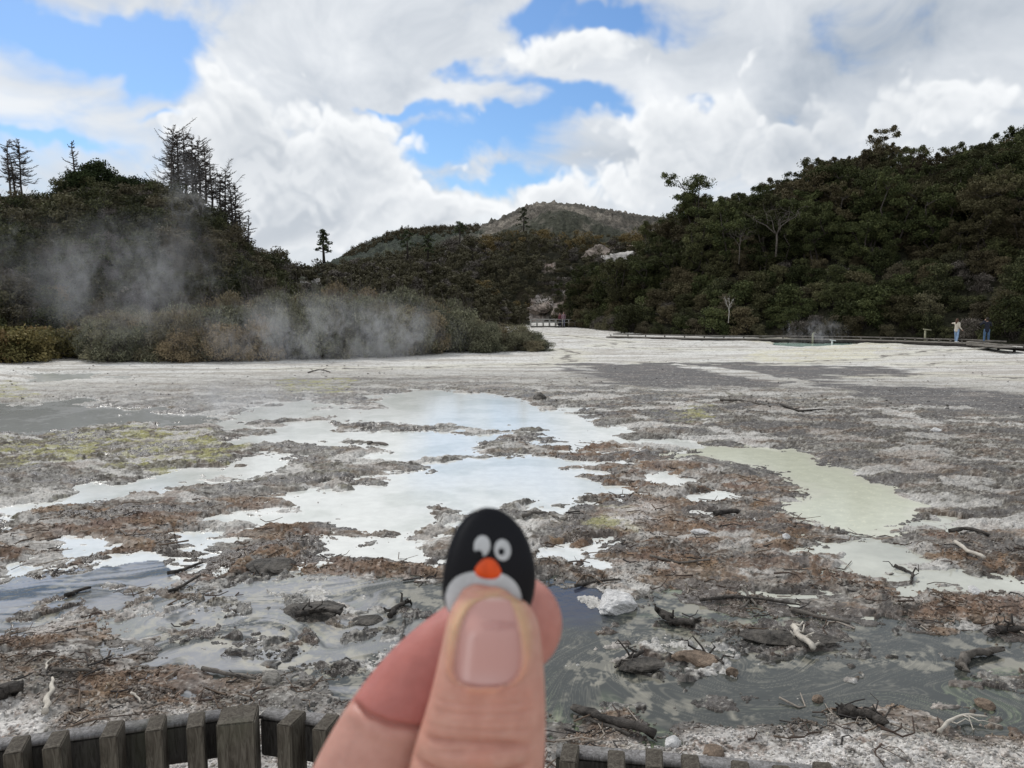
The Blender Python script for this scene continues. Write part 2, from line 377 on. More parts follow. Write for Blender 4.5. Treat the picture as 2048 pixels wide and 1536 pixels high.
TRACK = [P("1340,733 1420,735 1600,760 1690,790 1860,822 2048,850 2300,880 2300,900 2048,866 1840,835 1660,800 1560,768 1400,742")]
YELLOW = [P("1480,685 1540,678 1800,680 1810,695 1740,715 1640,727 1480,724 1510,706 1640,700 1600,696")]
GRAVEL = [P("-500,1400 0,1400 150,1420 300,1430 560,1415 700,1405 900,1440 1100,1500 1300,1480 1450,1462 1750,1470 2048,1515 2500,1540 2500,2500 -500,2500"), P("1220,1020 1320,1000 1380,1030 1300,1070 1200,1060")]
CREAM = [P("290,1275 400,1262 520,1262 560,1285 440,1310 320,1300"), P("520,1320 640,1300 700,1320 620,1345 540,1345"), P("1290,1225 1400,1205 1640,1245 1700,1262 1600,1275 1500,1262 1380,1245"), P("780,1175 900,1195 900,1230 780,1240 700,1230"), P("1890,1275 2048,1295 2048,1330 1900,1320"), P("1090,1420 1250,1400 1420,1420 1400,1450 1200,1440")]

CHAN = [P("1090,672 1150,677 1200,683 1262,688 1225,692 1190,697"), P("1125,702 1152,709 1130,716 1142,724 1120,728"), P("1225,697 1290,701 1400,703 1520,704"), P("1600,727 1720,722 1790,715 1850,707 1960,703 2200,708"), P("1290,729 1500,730 1640,730"), P("1800,733 1950,728 2200,735"), P("1680,757 1850,752 2100,762"), P("560,741 800,738 1000,733 1120,731"), P("-100,722 40,715 110,706 170,700")]
def linedist(X, Y, poly):
    d2 = np.full(X.shape, 1e9, np.float32)
    for i in range(len(poly)-1):
        ax, ay = poly[i]; bx, by = poly[i+1]; ex, ey = bx-ax, by-ay
        t = np.clip(((X-ax)*ex+(Y-ay)*ey)/(ex*ex+ey*ey+1e-9), 0, 1); d2 = np.minimum(d2, (X-ax-t*ex)**2+(Y-ay-t*ey)**2)
    return np.sqrt(d2)
def maxsd(X, Y, L, margin=3.0):
    r = sdist(X, Y, L[0], margin)
    for p in L[1:]: r = np.maximum(r, sdist(X, Y, p, margin))
    return r

def ground_fields(X, Y, color=True):
    R = np.hypot(X, Y)
    far = sst(R, 24, 42)                       # smooth silica terrace beyond the pools
    w1 = fbm(X*.55, Y*.55, 3, 1); w2 = fbm(X*.55, Y*.55, 3, 2)
    k = np.clip(R*.045, .25, 1.6)
    f1 = fbm(X*2.1, Y*2.1, 3, 3); f2 = fbm(X*2.1, Y*2.1, 3, 4)
    WX = X+k*.55*w1+.16*f1; WY = Y+k*.75*w2+.20*f2
    # pools
    ids = [MILKY, STRIPS, GREEN, OUTLET, LEFTP, STREAM]
    sds = [maxsd(WX, WY, L) for L in ids]
    sds.append(maxsd(X, Y, TURQ))
    isl = maxsd(WX, WY, ISLES, 1.5)
    net = fbm(X*.95+.3*w1, Y*1.35+.3*w2, 4, 12, .62)
    sdp = sds[0]; pid = np.zeros(X.shape, np.int32)
    for i in range(1, 7):
        m = sds[i] > sdp; pid[m] = i; sdp = np.maximum(sdp, sds[i])
    nearp = np.exp(-(np.maximum(np.abs(sdp)-.15, 0)/1.1)**2)*(pid != 6)*(pid != 2)*(R < 60)
    sdp = sdp+.78*net*nearp*np.where(pid == 5, .25, 1)
    gsd = sdist(WX, WY, GRAVEL[0], 1.5)
    land = np.maximum(np.maximum(-sdp, isl*.6+.02), gsd*.5)          # >0 on land
    ist = (isl*.6+.02 > -sdp) & (isl > -.03) & (pid == 5)
    plate = sst(fbm(X*.75+.3*w1, Y*1.25+.3*w2, 4, 13, .6), -.06, .10)
    # lumps
    m1 = fbm(X*.9, Y*.9, 3, 5); m2 = fbm(X*3.1, Y*3.1, 4, 6, .6); m3 = fbm(X*9, Y*9, 3, 7, .65)
    rd = rdg(X*1.6+.4*w1, Y*2.6+.4*w2, 3, 8)
    gr = sst(maxsd(WX, WY, GRAVEL), -.2, .4)
    dk = sst(maxsd(WX, WY, DARK, 4)+.5*w1+1.0*fbm(X*.16, Y*1.1, 4, 14), -1.1, .1)*(1-sst(maxsd(WX, WY, TRACK, 4), -.2, .2))
    rough = (1-.80*far)*(1-.35*gr)*(1-.75*dk)
    shore = sst(land, 0, .55)
    rise = sst(land, .0, 1.6)
    h = .010+.030*shore+rough*shore*(.030*m1+.034*m2*(.4+.6*rise)+.017*m3+.03*np.clip(rd-.35, 0, 1))+.035*rise
    h = np.where(ist, .008+.05*np.clip(m2, -.1, 1)+.022*m3, h)
    h = h+far*.02*w1+.022*plate*rough*shore*(1-far)*np.where(ist, 0, 1)
    # speckle islets and broken edges in the shallow pools
    spk = f1*.5+m2*.8
    pool = (land < 0) | ((land < .25) & (spk < -.25) & (R < 45))
    st = pid == 5
    m2l = fbm(X*1.7, Y*2.6, 3, 9, .55)
    e1 = (m2l+.25*m3-.30-np.clip(-land, 0, 1)*1.5)
    e2 = np.where(st, m1*.8+m2l*.6+.15*m3-.62, -1)
    ee = np.maximum(np.where(land > -.55, e1, -1), e2)
    crumbs = (land < 0) & (ee > -.05) & (pid < 6)
    h = np.where(land < 0, -.03-.10*sst(-land, 0, .6), h)
    h = np.where((land >= 0) & pool, -.01, h)
    hc = -.03+.045*sst(ee, -.12, .35)+.012*m3*sst(ee, 0, .2)
    h = np.where((land < 0) & (pid < 6), np.maximum(h, hc), h)
    # bank drop at the stream and edges; terrace slope upwards at far left
    h = h+sst(R, 42, 70)*.12*(1+w1*.3)+.9*sst(-X/np.maximum(R, 1), .52, .72)*sst(R, 30, 50)
    h = h+.45*sst(-land, -9, -2)*0
    if not color: return h
    # ---------------- land colour
    n1 = fbm(X*1.3, Y*1.3, 4, 20); n2 = fbm(X*4.3, Y*4.3, 3, 21, .6); n3 = fbm(X*13, Y*13, 2, 22, .7); n4 = fbm(X*.45, Y*.6, 3, 23)
    c = np.tile(np.array([.305, .285, .25], np.float32), (len(X), 1))
    c = mixc(c, sst(n1+.8*n2, -.1, .5), (.50, .475, .43))
    c = mixc(c, sst(-n1+.9*n2+.3*n3, .15, .6)*.8, (.17, .145, .12))
    c = mixc(c, sst(n4+n2*.8, .25, .7)*.5, (.40, .37, .25))
    br = sst(maxsd(WX, WY, BROWN)+.35*n1, -.35, .35)
    c = mixc(c, (1-plate)*(1-far)*.55, (.36, .345, .325))
    c = mixc(c, (1-plate)*(1-far)*sst(n1, .15, .5)*.55, (.54, .52, .49))
    br = br*(.50+.50*plate)
    c = mixc(c, br*.95, (.235, .145, .090))
    c = mixc(c, br*sst(n2+.6*n3, .05, .5)*.6, (.40, .32, .25))
    c = mixc(c, br*sst(-n2+n1*.6, .2, .6)*.85, (.085, .058, .045))
    c = mixc(c, br*sst(n1-.4*n2, .35, .6)*.6, (.48, .45, .41))
    gb = sst(maxsd(WX, WY, GREYB)+.4*n1, -.4, .4)
    c = mixc(c, gb*.75, (.21, .185, .155))
    c = mixc(c, gb*sst(n2+.5*n3, .1, .5)*.7, (.42, .39, .33))
    c = mixc(c, gb*sst(-n2+.7*n1, .25, .6)*.7, (.09, .08, .07))
    al = sst(maxsd(WX, WY, ALGAE)+.4*n1, -.3, .5)
    c = mixc(c, al*.55, (.23, .205, .105))
    c = mixc(c, al*sst(n1+.8*n2, .15, .7)*.75, (.42, .40, .15))
    c = mixc(c, al*sst(-n2+n1*.5, .2, .6)*.55, (.10, .085, .05))
    # mottled gravel
    c = mixc(c, gr*.85, (.66, .63, .60))
    c = mixc(c, gr*sst(n2+.9*n3, .25, .65)*.8, (.24, .16, .12))
    c = mixc(c, gr*sst(n1+.5*n3, .2, .6)*.5, (.62, .60, .58))
    # the open terrace
    stx = fbm(X*.12, Y*.9, 4, 25); stf = fbm(X*.5, Y*2.2, 3, 26)
    farc = np.tile(np.array([.60, .585, .55], np.float32), (len(X), 1))
    farc = mixc(farc, sst(stx+.5*stf, -.1, .5)*.9, (.40, .37, .33))
    farc = mixc(farc, sst(-stx+.4*stf, .25, .5)*.7, (.66, .65, .62))
    farc = mixc(farc, sst(np.abs(stx-.08), .05, .0)*.8*sst(n1, -.4, .3), (.16, .15, .13))
    farc = mixc(farc, sst(n2+.4*n3, .35, .6)*.55, (.20, .18, .16))
    c = c+(farc-c)*(far*(1-.0*dk))[:, None]
    c = mixc(c, far*sst(X+.35*Y*0+w1*3, 14, 30)*sst(R, 62, 40)*.45, (.36, .32, .29))
    sel = np.where((R > 26) & (R < 100))[0]
    if len(sel):
        xs, ys = (X+.35*w1+.2*f1)[sel], (Y+.6*w2+.25*f2)[sel]; dl = np.full(len(sel), 9e9)
        for cpoly in CHAN: dl = np.minimum(dl, linedist(xs, ys, cpoly))
        ch = np.zeros(len(X)); ch[sel] = sst(dl, .42, .12)*(.45+.55*sst(n1[sel], -.5, .2)); c = mixc(c, ch*.85, (.115, .10, .085))
        ch[sel] = sst(dl, 1.6, .5)-ch[sel]; c = mixc(c, np.clip(ch, 0, 1)*.35, (.60, .57, .44))
    yl = sst(maxsd(WX, WY, YELLOW, 4)+.6*n1, -.5, .5)
    c = mixc(c, yl*.55*sst(stf, -.5, .5), (.66, .63, .46))
    c = mixc(c, yl*sst(n2, .1, .5)*.3, (.58, .50, .26))
    c = mixc(c, dk*.95, (.105, .10, .10))
    c = mixc(c, dk*sst(stf+n2*.4, .2, .6)*.55, (.27, .235, .21))
    c = mixc(c, (1-far*.5)*sst(n3+n2*.6, .55, .9)*.6, (.66, .64, .60))
    c = mixc(c, (1-far)*sst(-n3+n2*.5, .38, .75)*.8, (.06, .05, .04))
    wet = sst(land, .35, 0)*(1-far)
    c = c*(1-.35*wet[:, None])
    c = np.where(ist[:, None], mixc(np.tile(np.array([.050, .045, .040], np.float32), (len(X), 1)), sst(n2+.5*n1, .30, .6)*.7, (.40, .36, .28)), c)
    c = np.where(crumbs[:, None], c*np.where(st, .35, .75)[:, None], c)
    wetA = np.clip(wet*.7+.25*sst(-n2, .1, .5), 0, 1)*(1-gr*.7)
    z1 = fbm(X*.50+.5*w1, Y*.95+.5*w2, 5, 45, .55); z2 = fbm(X*.62+.4*w2, Y*1.25+.4*w1, 5, 46, .58); z3 = fbm(X*1.3, Y*2.4, 4, 47, .6)
    hs = fbm(X*.5, Y*1.3, 4, 15, .6); hf = fbm(X*6.5, Y*7.5, 3, 16, .7); hq_ = fbm(X*2.2, Y*4.2, 3, 17, .65)
    loc_ = (1-far)*(1-.6*gr)*(1-.9*dk)
    c = mixc(c, loc_*sst(hs+.5*hq_, .1, .55)*.45, (.56, .54, .50))
    c = mixc(c, loc_*sst(-hs+.5*hq_, .2, .65)*.55, (.12, .10, .085))
    c = mixc(c, loc_*sst(hf+.9*hq_, .30, .65)*.6*(1-wet*.5), (.055, .046, .038))
    c = mixc(c, loc_*sst(-hf+.7*hq_, .40, .75)*.5, (.60, .57, .52))
    c = c*(1-.40*loc_*(1-.5*gr))[:, None]
    c = mixc(c, loc_*sst(z1, .20, .30)*(1-.55*br)*(1-.35*gb)*.75, np.stack([.56+.06*n2, .54+.06*n2, .51+.06*n2], -1))
    c = mixc(c, loc_*sst(z2+.28*br, .16, .28)*(1-.3*al)*(.35+.65*br)*.85, np.stack([.180+.075*n2+.03*n1, .117+.05*n2+.02*n1, .078+.035*n2], -1))
    c = mixc(c, loc_*sst(-z1+.25*z3, .24, .34)*.8, np.stack([.085+.03*n2, .074+.03*n2, .066+.03*n2], -1))
    c = mixc(c, loc_*sst(np.abs(z3+.1), .045, .01)*.55, (.05, .04, .033))
    c = mixc(c, al*sst(n1+.8*n2, .0, .5)*.6, (.33, .315, .125))
    wetz = loc_*sst(-z1+.25*z3, .22, .34)
    c = mixc(c, loc_*sst(pn(X*11, Y*12, 18)+.5*pn(X*23, Y*25, 19), .35, .8)*.40, (.60, .57, .52))
    c = mixc(c, loc_*sst(pn(X*9, Y*10, 28)+.5*pn(X*21, Y*22, 29), .35, .8)*.45, (.05, .04, .034))
    # ---------------- water colour (and shine of the wet mud)
    wetA = np.clip(wet*.7+.25*sst(-n2, .1, .5)+.75*wetz, 0, 1)*(1-gr*.7)
    wc = np.tile(np.array([.69, .695, .66], np.float32), (len(X), 1))
    a1 = fbm(X*.7, Y*.7, 3, 30); a2 = rdg(X*1.5+.8*w1, Y*1.5+.8*w2, 3, 31)
    edge = sst(land, -.35, -.02)
    wc = mixc(wc, sst(a1, -.1, .5)*.5, (.50, .52, .475))
    wc = mixc(wc, np.clip(edge*.6+sst(a2, .80, .93)*sst(a1, .5, -.2)*.55, 0, 1), (.74, .735, .70))
    g = pid == 2
    wg = mixc(mixc(np.tile(np.array([.56, .565, .45], np.float32), (len(X), 1)), edge*.8, (.58, .57, .47)), sst(n3+n2*.3, .5, .75)*.6*(land < -.3), (.68, .67, .52))
    wc = np.where(g[:, None], wg, wc)
    wl = mixc(np.tile(np.array([.30, .305, .29], np.float32), (len(X), 1)), sst(a1+.5*n2, .25, .5)*.6, (.45, .45, .44))
    wc = np.where((pid == 4)[:, None], wl, wc)
    # stream: dark water with cream and green scum drawn out along the current
    ca, sa = math.cos(-.18), math.sin(-.18)
    SX, SY = X.copy(), Y.copy()
    for (cpx, crow, Rr, am) in ((1390, 1330, 1.0, 2.6), (1620, 1395, .7, -2.4), (1620, 1290, .9, 1.4), (1180, 1330, .8, -1.8), (520, 1300, .9, 1.8), (2000, 1400, .8, -2.0), (350, 1260, .8, -1.6), (760, 1300, .7, 1.8), (1850, 1310, .8, 1.6)):
        qx, qy, _z = at(cpx, crow); dx, dy = SX-qx, SY-qy; an = am*np.exp(-(dx*dx+dy*dy*1.4)/(Rr*Rr)); c0, s0 = np.cos(an), np.sin(an)
        SX, SY = qx+dx*c0-dy*s0, qy+dx*s0+dy*c0
    U = SX*ca-SY*sa; Vv = SX*sa+SY*ca
    q1 = fbm(U*.35, Vv*.6, 3, 33)
    sw = fbm(U*.42+.9*q1, Vv*3.4+2.2*q1, 5, 34, .6)
    lines = sst(1-np.abs(sw)*5.5, .45, 1.0)
    sw2 = fbm(U*.9+.9*q1, Vv*5.4+3.2*q1, 4, 37, .6)
    lines2 = sst(1-np.abs(sw2)*5.5, .45, 1.0)
    sw3 = fbm(U*1.3+.9*q1, Vv*11+4*q1, 3, 38, .6); lines3 = sst(1-np.abs(sw3)*5.0, .4, 1.0)
    left = sst(-X, -.5, 2.5)
    ws = np.tile(np.array([.046, .050, .046], np.float32), (len(X), 1))
    ws = mixc(ws, left*.85*sst(q1+.6*sw2, -.45, .15), (.31, .31, .325))
    ws = mixc(ws, sst(q1+.3*sw, .15, .55)*.6*(1-left*.6), (.10, .125, .075))
    patch = sst(fbm(X*.5, Y*.8, 3, 35)+.35*n2+.75*np.exp(-(maxsd(X, Y, ISLES, 1.5)+.1)**2*5.)-.60, .12, .42)
    crm = np.clip(lines*(.40+.60*patch)+lines2*(.25+.6*patch)+lines3*.30, 0, 1)
    cre = sst(maxsd(WX, WY, CREAM)+.3*n2, -.25, .3)
    crm = np.clip(crm*.75+cre*.75*sst(n2+.5*sw2, -.15, .15)+patch*.6*sst(n2+n3*.5, .0, .35), 0, 1)
    crm *= sst(sdist(X, Y, P("1080,1178 1175,1172 1240,1215 1170,1250 1080,1240"), 3), .1, -.4)
    ws = mixc(ws, crm*.62*(.75+.25*left), (.46, .425, .34))
    ws = mixc(ws, np.clip(lines2+lines3, 0, 1)*.40*sst(q1, -.1, .4)*(1-left*.7), (.22, .27, .15))
    deep = sst(sdist(X, Y, P("1080,1178 1175,1172 1240,1215 1170,1250 1080,1240"), 3), -.3, .2)
    ws = mixc(ws, deep*.9, (.04, .045, .07))
    wc = np.where((pid == 5)[:, None], ws, wc)
    wc = np.where((pid == 6)[:, None], np.array([.38, .52, .45], np.float32), wc)
    wc = np.where((pid == 3)[:, None], np.array([.47, .47, .41], np.float32)*(1+.2*a1[:, None]), wc)
    return h, c, wetA, wc, pid, land

# polar grid, fine where the pools are
tu = np.concatenate([np.linspace(-1.9, -.73, 90, endpoint=False), np.linspace(-.73, .73, 1240), np.linspace(.73, 1.9, 90)[1:]])
rs = [3.0]
while rs[-1] < 44: 
    r = rs[-1]; rs.append(r+min(max(r*r/2691*.85, .012), .06+max(0, r-20)*.004))
while rs[-1] < 1500: r = rs[-1]; rs.append(r*(1.0035 if r < 110 else 1.06))
rs = np.array(rs)
print("ground grid", len(tu), len(rs))
TU, RS = np.meshgrid(tu, rs)
GXX = (TU*RS).ravel(); GYY = RS.ravel().copy()
h, gc, gw, wc, pid, land = ground_fields(GXX, GYY)
nu, nr = len(tu), len(rs)
idx = np.arange(nu*nr).reshape(nr, nu)
Qd = np.stack([idx[:-1, :-1], idx[:-1, 1:], idx[1:, 1:], idx[1:, :-1]], -1).reshape(-1, 4)
hq = h[Qd]
M_ground = vcol_mat('silica_crust', .9, .7, 26, .03, .22, wet=True, cvar=.30, cscale=24)
gcol = np.hstack([gc, gw[:, None]]).astype(np.float32)
ground = link('ground', mesh_np('ground', np.stack([GXX, GYY, h], -1), Qd, M_ground, col=gcol))
tag(ground, kind='structure')
# a skirt of plain ground behind and under the camera
bk = MB(); bk.box((-400, -300, -.4), (400, 2.99, -.2)); gb_ = link('ground', bk.me('ground_behind', simple('pale_silica', (.5, .47, .43)))); tag(gb_, kind='structure')

def water_mat(name, rough, bump, bs):
    m, t, b = mat(name)
    a = t.new('ShaderNodeVertexColor', layer_name='col'); g = t.new('ShaderNodeNewGeometry')
    n = t.noise(g.outputs['Position'], 4, 6, .65)
    t.put(b.inputs['Base Color'], t.mix(1.0, a.outputs[0], t.mix(t.ramp(n, .3, .7), (.93,)*3+(1,), (1.06,)*3+(1,)), 'MULTIPLY'))
    b.inputs['Roughness'].default_value = rough; b.inputs['IOR'].default_value = 1.33; b.inputs['Specular IOR Level'].default_value = .6
    bn = t.new('ShaderNodeBump'); bn.inputs['Strength'].default_value = bump; bn.inputs['Distance'].default_value = .01
    t.link(t.noise(g.outputs['Position'], bs, 3, .5), bn.inputs['Height']); t.link(bn.outputs[0], b.inputs['Normal'])
    return m
M_milk = water_mat('milky_water', .12, .09, 3); M_strm = water_mat('stream_water', .10, .35, 8)
wq = (hq.min(1) < .004) & (RS.ravel()[Qd[:, 0]] < 70)
for nm, ids_, mt in (('pool_water', (0, 1, 4), M_milk), ('pool_water', (2,), M_milk), ('stream_water', (3,), M_milk), ('stream_water', (5,), M_strm), ('pool_water', (6,), M_milk)):
    sel = Qd[wq & np.isin(pid[Qd[:, 0]], ids_)]
    if not len(sel): continue
    u, inv = np.unique(sel.ravel(), return_inverse=True)
    V = np.stack([GXX[u], GYY[u], np.where(pid[u] == 6, np.maximum(h[u]+.05, .05), 0)], -1)
    o = link(nm, mesh_np(nm, V, inv.reshape(-1, 4), mt, col=wc[u], smooth=True)); tag(o, kind='structure')
def gz(x, y): return float(max(ground_fields(np.array([x, x+1e-3]), np.array([y, y]), False)[0], 0))
def gza(x, y): return np.maximum(ground_fields(np.asarray(x, float), np.asarray(y, float), False), 0)

#=== PART2  hills
def az(px): return (px-1024)/1547.0
def zc(py, Y):
    x, y, d = rayd(1024, py); return CAMH+Y*d/y
class Hill:
    """slope between a foot line and a crest line; tables give (px column, foot distance, crest distance, crest row, tree height on the crest)"""
    def __init__(s, tab, shape=1.0, seed=0, lump=.35, base=0.1):
        t = np.array(tab, float); s.t = t; s.shape = shape; s.seed = seed; s.lump = lump; s.base = base
    def cols(s, px):
        return [np.interp(px, s.t[:, 0], s.t[:, i]) for i in (1, 2, 3, 4)]
    def pos(s, px, t):
        px = np.asarray(px, float); t = np.asarray(t, float)
        r0, r1, row, th = s.cols(px)
        Y = r0+(r1-r0)*t
        x, y, d = (px-1024)/F, cp+sp*(768-row)/F, -sp+cp*(768-row)/F
        H = np.maximum(CAMH+r1*d/y-th, .3)
        tt = np.clip(t, 0, 1)
        prof = np.sin(tt*np.pi/2)**s.shape
        back = np.clip(t-1, 0, 9)
        z = s.base+(H-s.base)*prof*np.exp(-back*back*1.2)
        X = Y*az(px)
        z = z+s.lump*fbm(X*.22, Y*.22, 4, s.seed)*np.clip(tt*6, 0, 1)*np.exp(-back)
        return X, Y, z
    def mesh(s, name, m, px0, px1, ncol, nrow=46, tmax=2.2, colf=None):
        px = np.linspace(px0, px1, ncol); tt = np.concatenate([[-.06], np.linspace(0, tmax, nrow)])
        A, B = np.meshgrid(px, tt); X, Y, Z = s.pos(A.ravel(), B.ravel())
        Z = Z.reshape(A.shape); Z[0] = -1.0; Z = Z.ravel()
        i = np.arange(A.size).reshape(A.shape)
        Q = np.stack([i[:-1, :-1], i[:-1, 1:], i[1:, 1:], i[1:, :-1]], -1).reshape(-1, 4)
        col = colf(X, Y, Z, A.ravel(), B.ravel())
        o = link(name, mesh_np(name, np.stack([X, Y, Z], -1), Q, m, col=col.astype(np.float32), smooth=True)); tag(o, kind='structure'); return o
M_hill = vcol_mat('undergrowth', .95, .8, 3, .3, .1, cvar=.45, cscale=2.5)
def floor_col(X, Y, Z, px, t):
    c = np.tile(np.array([.032, .032, .020]), (len(X), 1))
    n = fbm(X*.5, Y*.5, 3, 70)
    return mixc(c, sst(n, .1, .6)*.6, (.07, .055, .038))
# px, foot, crest distance, crest row (tree tops), tree height
H_left = Hill([(-900, 46, 74, 430, 2.5), (-300, 47, 72, 400, 2.5), (0, 48, 70, 392, 2.2), (110, 50, 70, 392, 2.2), (150, 51, 70, 352, 3.2), (205, 52, 70, 330, 3.4), (300, 53, 70, 346, 3.4), (345, 54, 70, 366, 2.4), (400, 55, 71, 384, 2.2),
               (440, 56, 72, 425, 2.2), (480, 57, 74, 476, 2.2), (510, 58, 76, 500, 2.2), (560, 60, 80, 512, 2.2), (700, 64, 90, 520, 2.2)], .95, 80, .5)
H_ridge = Hill([(380, 60, 88, 512, 3.8), (560, 62, 90, 510, 3.8), (640, 64, 92, 514, 3.4), (700, 66, 95, 516, 3.4), (760, 70, 100, 512, 3.6), (830, 76, 106, 502, 3.8), (900, 84, 114, 510, 3.8), (960, 90, 118, 540, 3.8), (1020, 96, 120, 580, 3.8), (1060, 100, 122, 640, 2.0)], .9, 81, .5)
H_mid = Hill([(640, 112, 150, 520, 3.6), (760, 114, 150, 506, 3.6), (830, 116, 150, 492, 3.6), (880, 117, 150, 480, 3.6), (950, 118, 150, 470, 3.6), (1000, 118, 152, 460, 3.6), (1060, 118, 152, 456, 3.6), (1120, 118, 152, 460, 3.6), (1200, 118, 150, 462, 3.6), (1300, 116, 148, 452, 3.8), (1400, 114, 146, 430, 4), (1600, 112, 140, 420, 4), (1900, 112, 140, 420, 4)], .85, 82, .8)
H_right = Hill([(1120, 96, 104, 648, 1.6), (1145, 95, 104, 612, 3.2), (1200, 86, 104, 582, 3.8), (1260, 78, 104, 556, 4.2), (1295, 75, 104, 520, 4.6), (1325, 74, 104, 476, 5), (1370, 72, 104, 452, 5), (1440, 70, 102, 420, 6), (1500, 69, 100, 402, 6), (1560, 68, 98, 378, 6), (1620, 66, 96, 356, 6.2),
                (1660, 65, 95, 330, 6.4), (1750, 64, 94, 312, 6.5), (1850, 62.5, 92, 314, 6.5), (1950, 59.5, 90, 312, 6.5), (2048, 56, 88, 292, 6.5), (2300, 51, 82, 280, 6), (3000, 46, 74, 300, 6)], .85, 83, .7)
H_mount = Hill([(300, 420, 560, 640, 0), (560, 430, 600, 560, 0), (660, 440, 610, 528, 0), (700, 440, 620, 511, 0), (740, 440, 630, 490, 0), (790, 440, 640, 472, 0), (860, 440, 650, 463, 0), (900, 440, 650, 462, 0), (950, 440, 650, 460, 0), (1000, 440, 660, 443, 0), (1040, 440, 670, 424, 0), (1075, 440, 680, 413, 0), (1110, 440, 680, 412, 0),
                (1160, 440, 680, 418, 0), (1210, 440, 680, 426, 0), (1260, 440, 680, 435, 0), (1310, 440, 680, 442, 0), (1380, 440, 680, 446, 0), (1500, 440, 680, 470, 0), (1700, 440, 660, 520, 0), (2100, 440, 640, 600, 0)], .8, 84, 3.0)
# shoulder spur in front of the mountain top
H_spur = Hill([(900, 400, 520, 560, 0), (960, 400, 520, 480, 0), (1010, 400, 520, 462, 0), (1050, 400, 520, 447, 0), (1100, 400, 520, 424, 0), (1125, 400, 520, 422, 0), (1160, 400, 520, 432, 0), (1200, 400, 520, 448, 0), (1230, 400, 520, 462, 0), (1300, 400, 520, 480, 0), (1400, 400, 520, 500, 0), (1700, 400, 520, 560, 0)], .9, 85, 2.0)
H_left.mesh('hill', M_hill, -900, 700, 240, colf=floor_col)
H_ridge.mesh('hill', M_hill, 380, 1060, 160, colf=floor_col)
ROCKS = [(1235, .92, 60, .14), (1195, .70, 26, .12), (1155, .16, 32, .17), (1128, .05, 24, .10), (1030, .02, 60, .05), (1080, .10, 26, .05), (975, .08, 20, .04), (1100, .42, 16, .06)]
def mid_col(X, Y, Z, px, t):
    c = floor_col(X, Y, Z, px, t)
    n = fbm(X*.35, Y*.35, 4, 71, .6); n2 = fbm(X*1.1, Y*1.1, 3, 72)
    r = np.zeros(len(X))
    for a, b, wa_, wb_ in ROCKS: r = np.maximum(r, np.exp(-((px-a)/wa_)**2-((t-b)/wb_)**2)*1.3)
    r = sst(r+.35*n, .45, .75)
    rc = mixc(np.tile(np.array([.40, .33, .28]), (len(X), 1)), sst(n2, .0, .5)*.6, (.20, .13, .10))
    rc = mixc(rc, sst(n-.2*n2, .1, .5)*.6, (.55, .51, .48))
    return c+(rc-c)*r[:, None]
H_mid.mesh('hill', M_hill, 640, 1900, 420, 90, colf=mid_col)
def rock_at(px, t):
    return max(math.exp(-((px-a)/wa_)**2-((t-b)/wb_)**2)*1.3 for a, b, wa_, wb_ in ROCKS)
H_right.mesh('hill', M_hill, 1120, 3000, 300, colf=floor_col)
def mount_col(X, Y, Z, px, t):
    c = np.tile(np.array([.112, .100, .084]), (len(X), 1))
    n = fbm(X*.02, Y*.02, 5, 73, .6); n2 = fbm(X*.09, Y*.06, 4, 74, .65)
    c = mixc(c, sst(n+.6*n2, .1, .6)*.9, (.215, .192, .160))
    c = mixc(c, sst(-n+.7*n2, .2, .65)*.8, (.062, .060, .050))
    f = sst(920-px+60*n, -30, 30); c = mixc(c, f*.92, (.035, .045, .035))
    return mixc(c, f*sst(n2, .1, .5)*.5, (.075, .085, .055))
def spur_col(X, Y, Z, px, t):
    c = np.tile(np.array([.050, .052, .038]), (len(X), 1)); n = fbm(X*.09, Y*.06, 4, 76, .65)
    return mixc(c, sst(n, .15, .6)*.7, (.15, .135, .11))
M_mount = vcol_mat('mountain_scrub', .95, .9, .35, 2.5, .1, cvar=.5, cscale=.45)
H_mount.mesh('mountain', M_mount, 300, 2100, 520, 90, colf=mount_col)
H_spur.mesh('mountain', M_mount, 900, 1700, 300, 60, colf=spur_col)

# ------------------------------------------------------------------ plants
M_kan = leaf_mat('kanuka_leaves', (.024, .032, .013), (.098, .108, .044), .42, alt=(.095, .076, .046))
M_scrub = leaf_mat('scrub_leaves', (.030, .036, .018), (.120, .122, .058), .30, alt=(.125, .105, .070))
M_near = leaf_mat('prostrate_kanuka_leaves', (.075, .080, .052), (.265, .260, .170), .22, alt=(.27, .205, .125))
M_dark = leaf_mat('broad_leaves', (.012, .020, .009), (.050, .066, .026), .2)
M_tan = leaf_mat('tan_scrub_leaves', (.080, .078, .030), (.21, .18, .075), .25, alt=(.21, .14, .065))  # yellowish tan foliage colour
M_pine = leaf_mat('pine_needles', (.024, .034, .017), (.085, .10, .048), .2)
M_greyleaf = leaf_mat('dead_twigs', (.065, .056, .046), (.190, .168, .145), .2)
M_bark = simple('grey_bark', (.048, .040, .034), .9, .4, 6)
M_dead = simple('bleached_bark', (.085, .073, .064), .9, .35, 6)
M_pale = simple('pale_bark', (.20, .18, .16), .9, .3, 6)

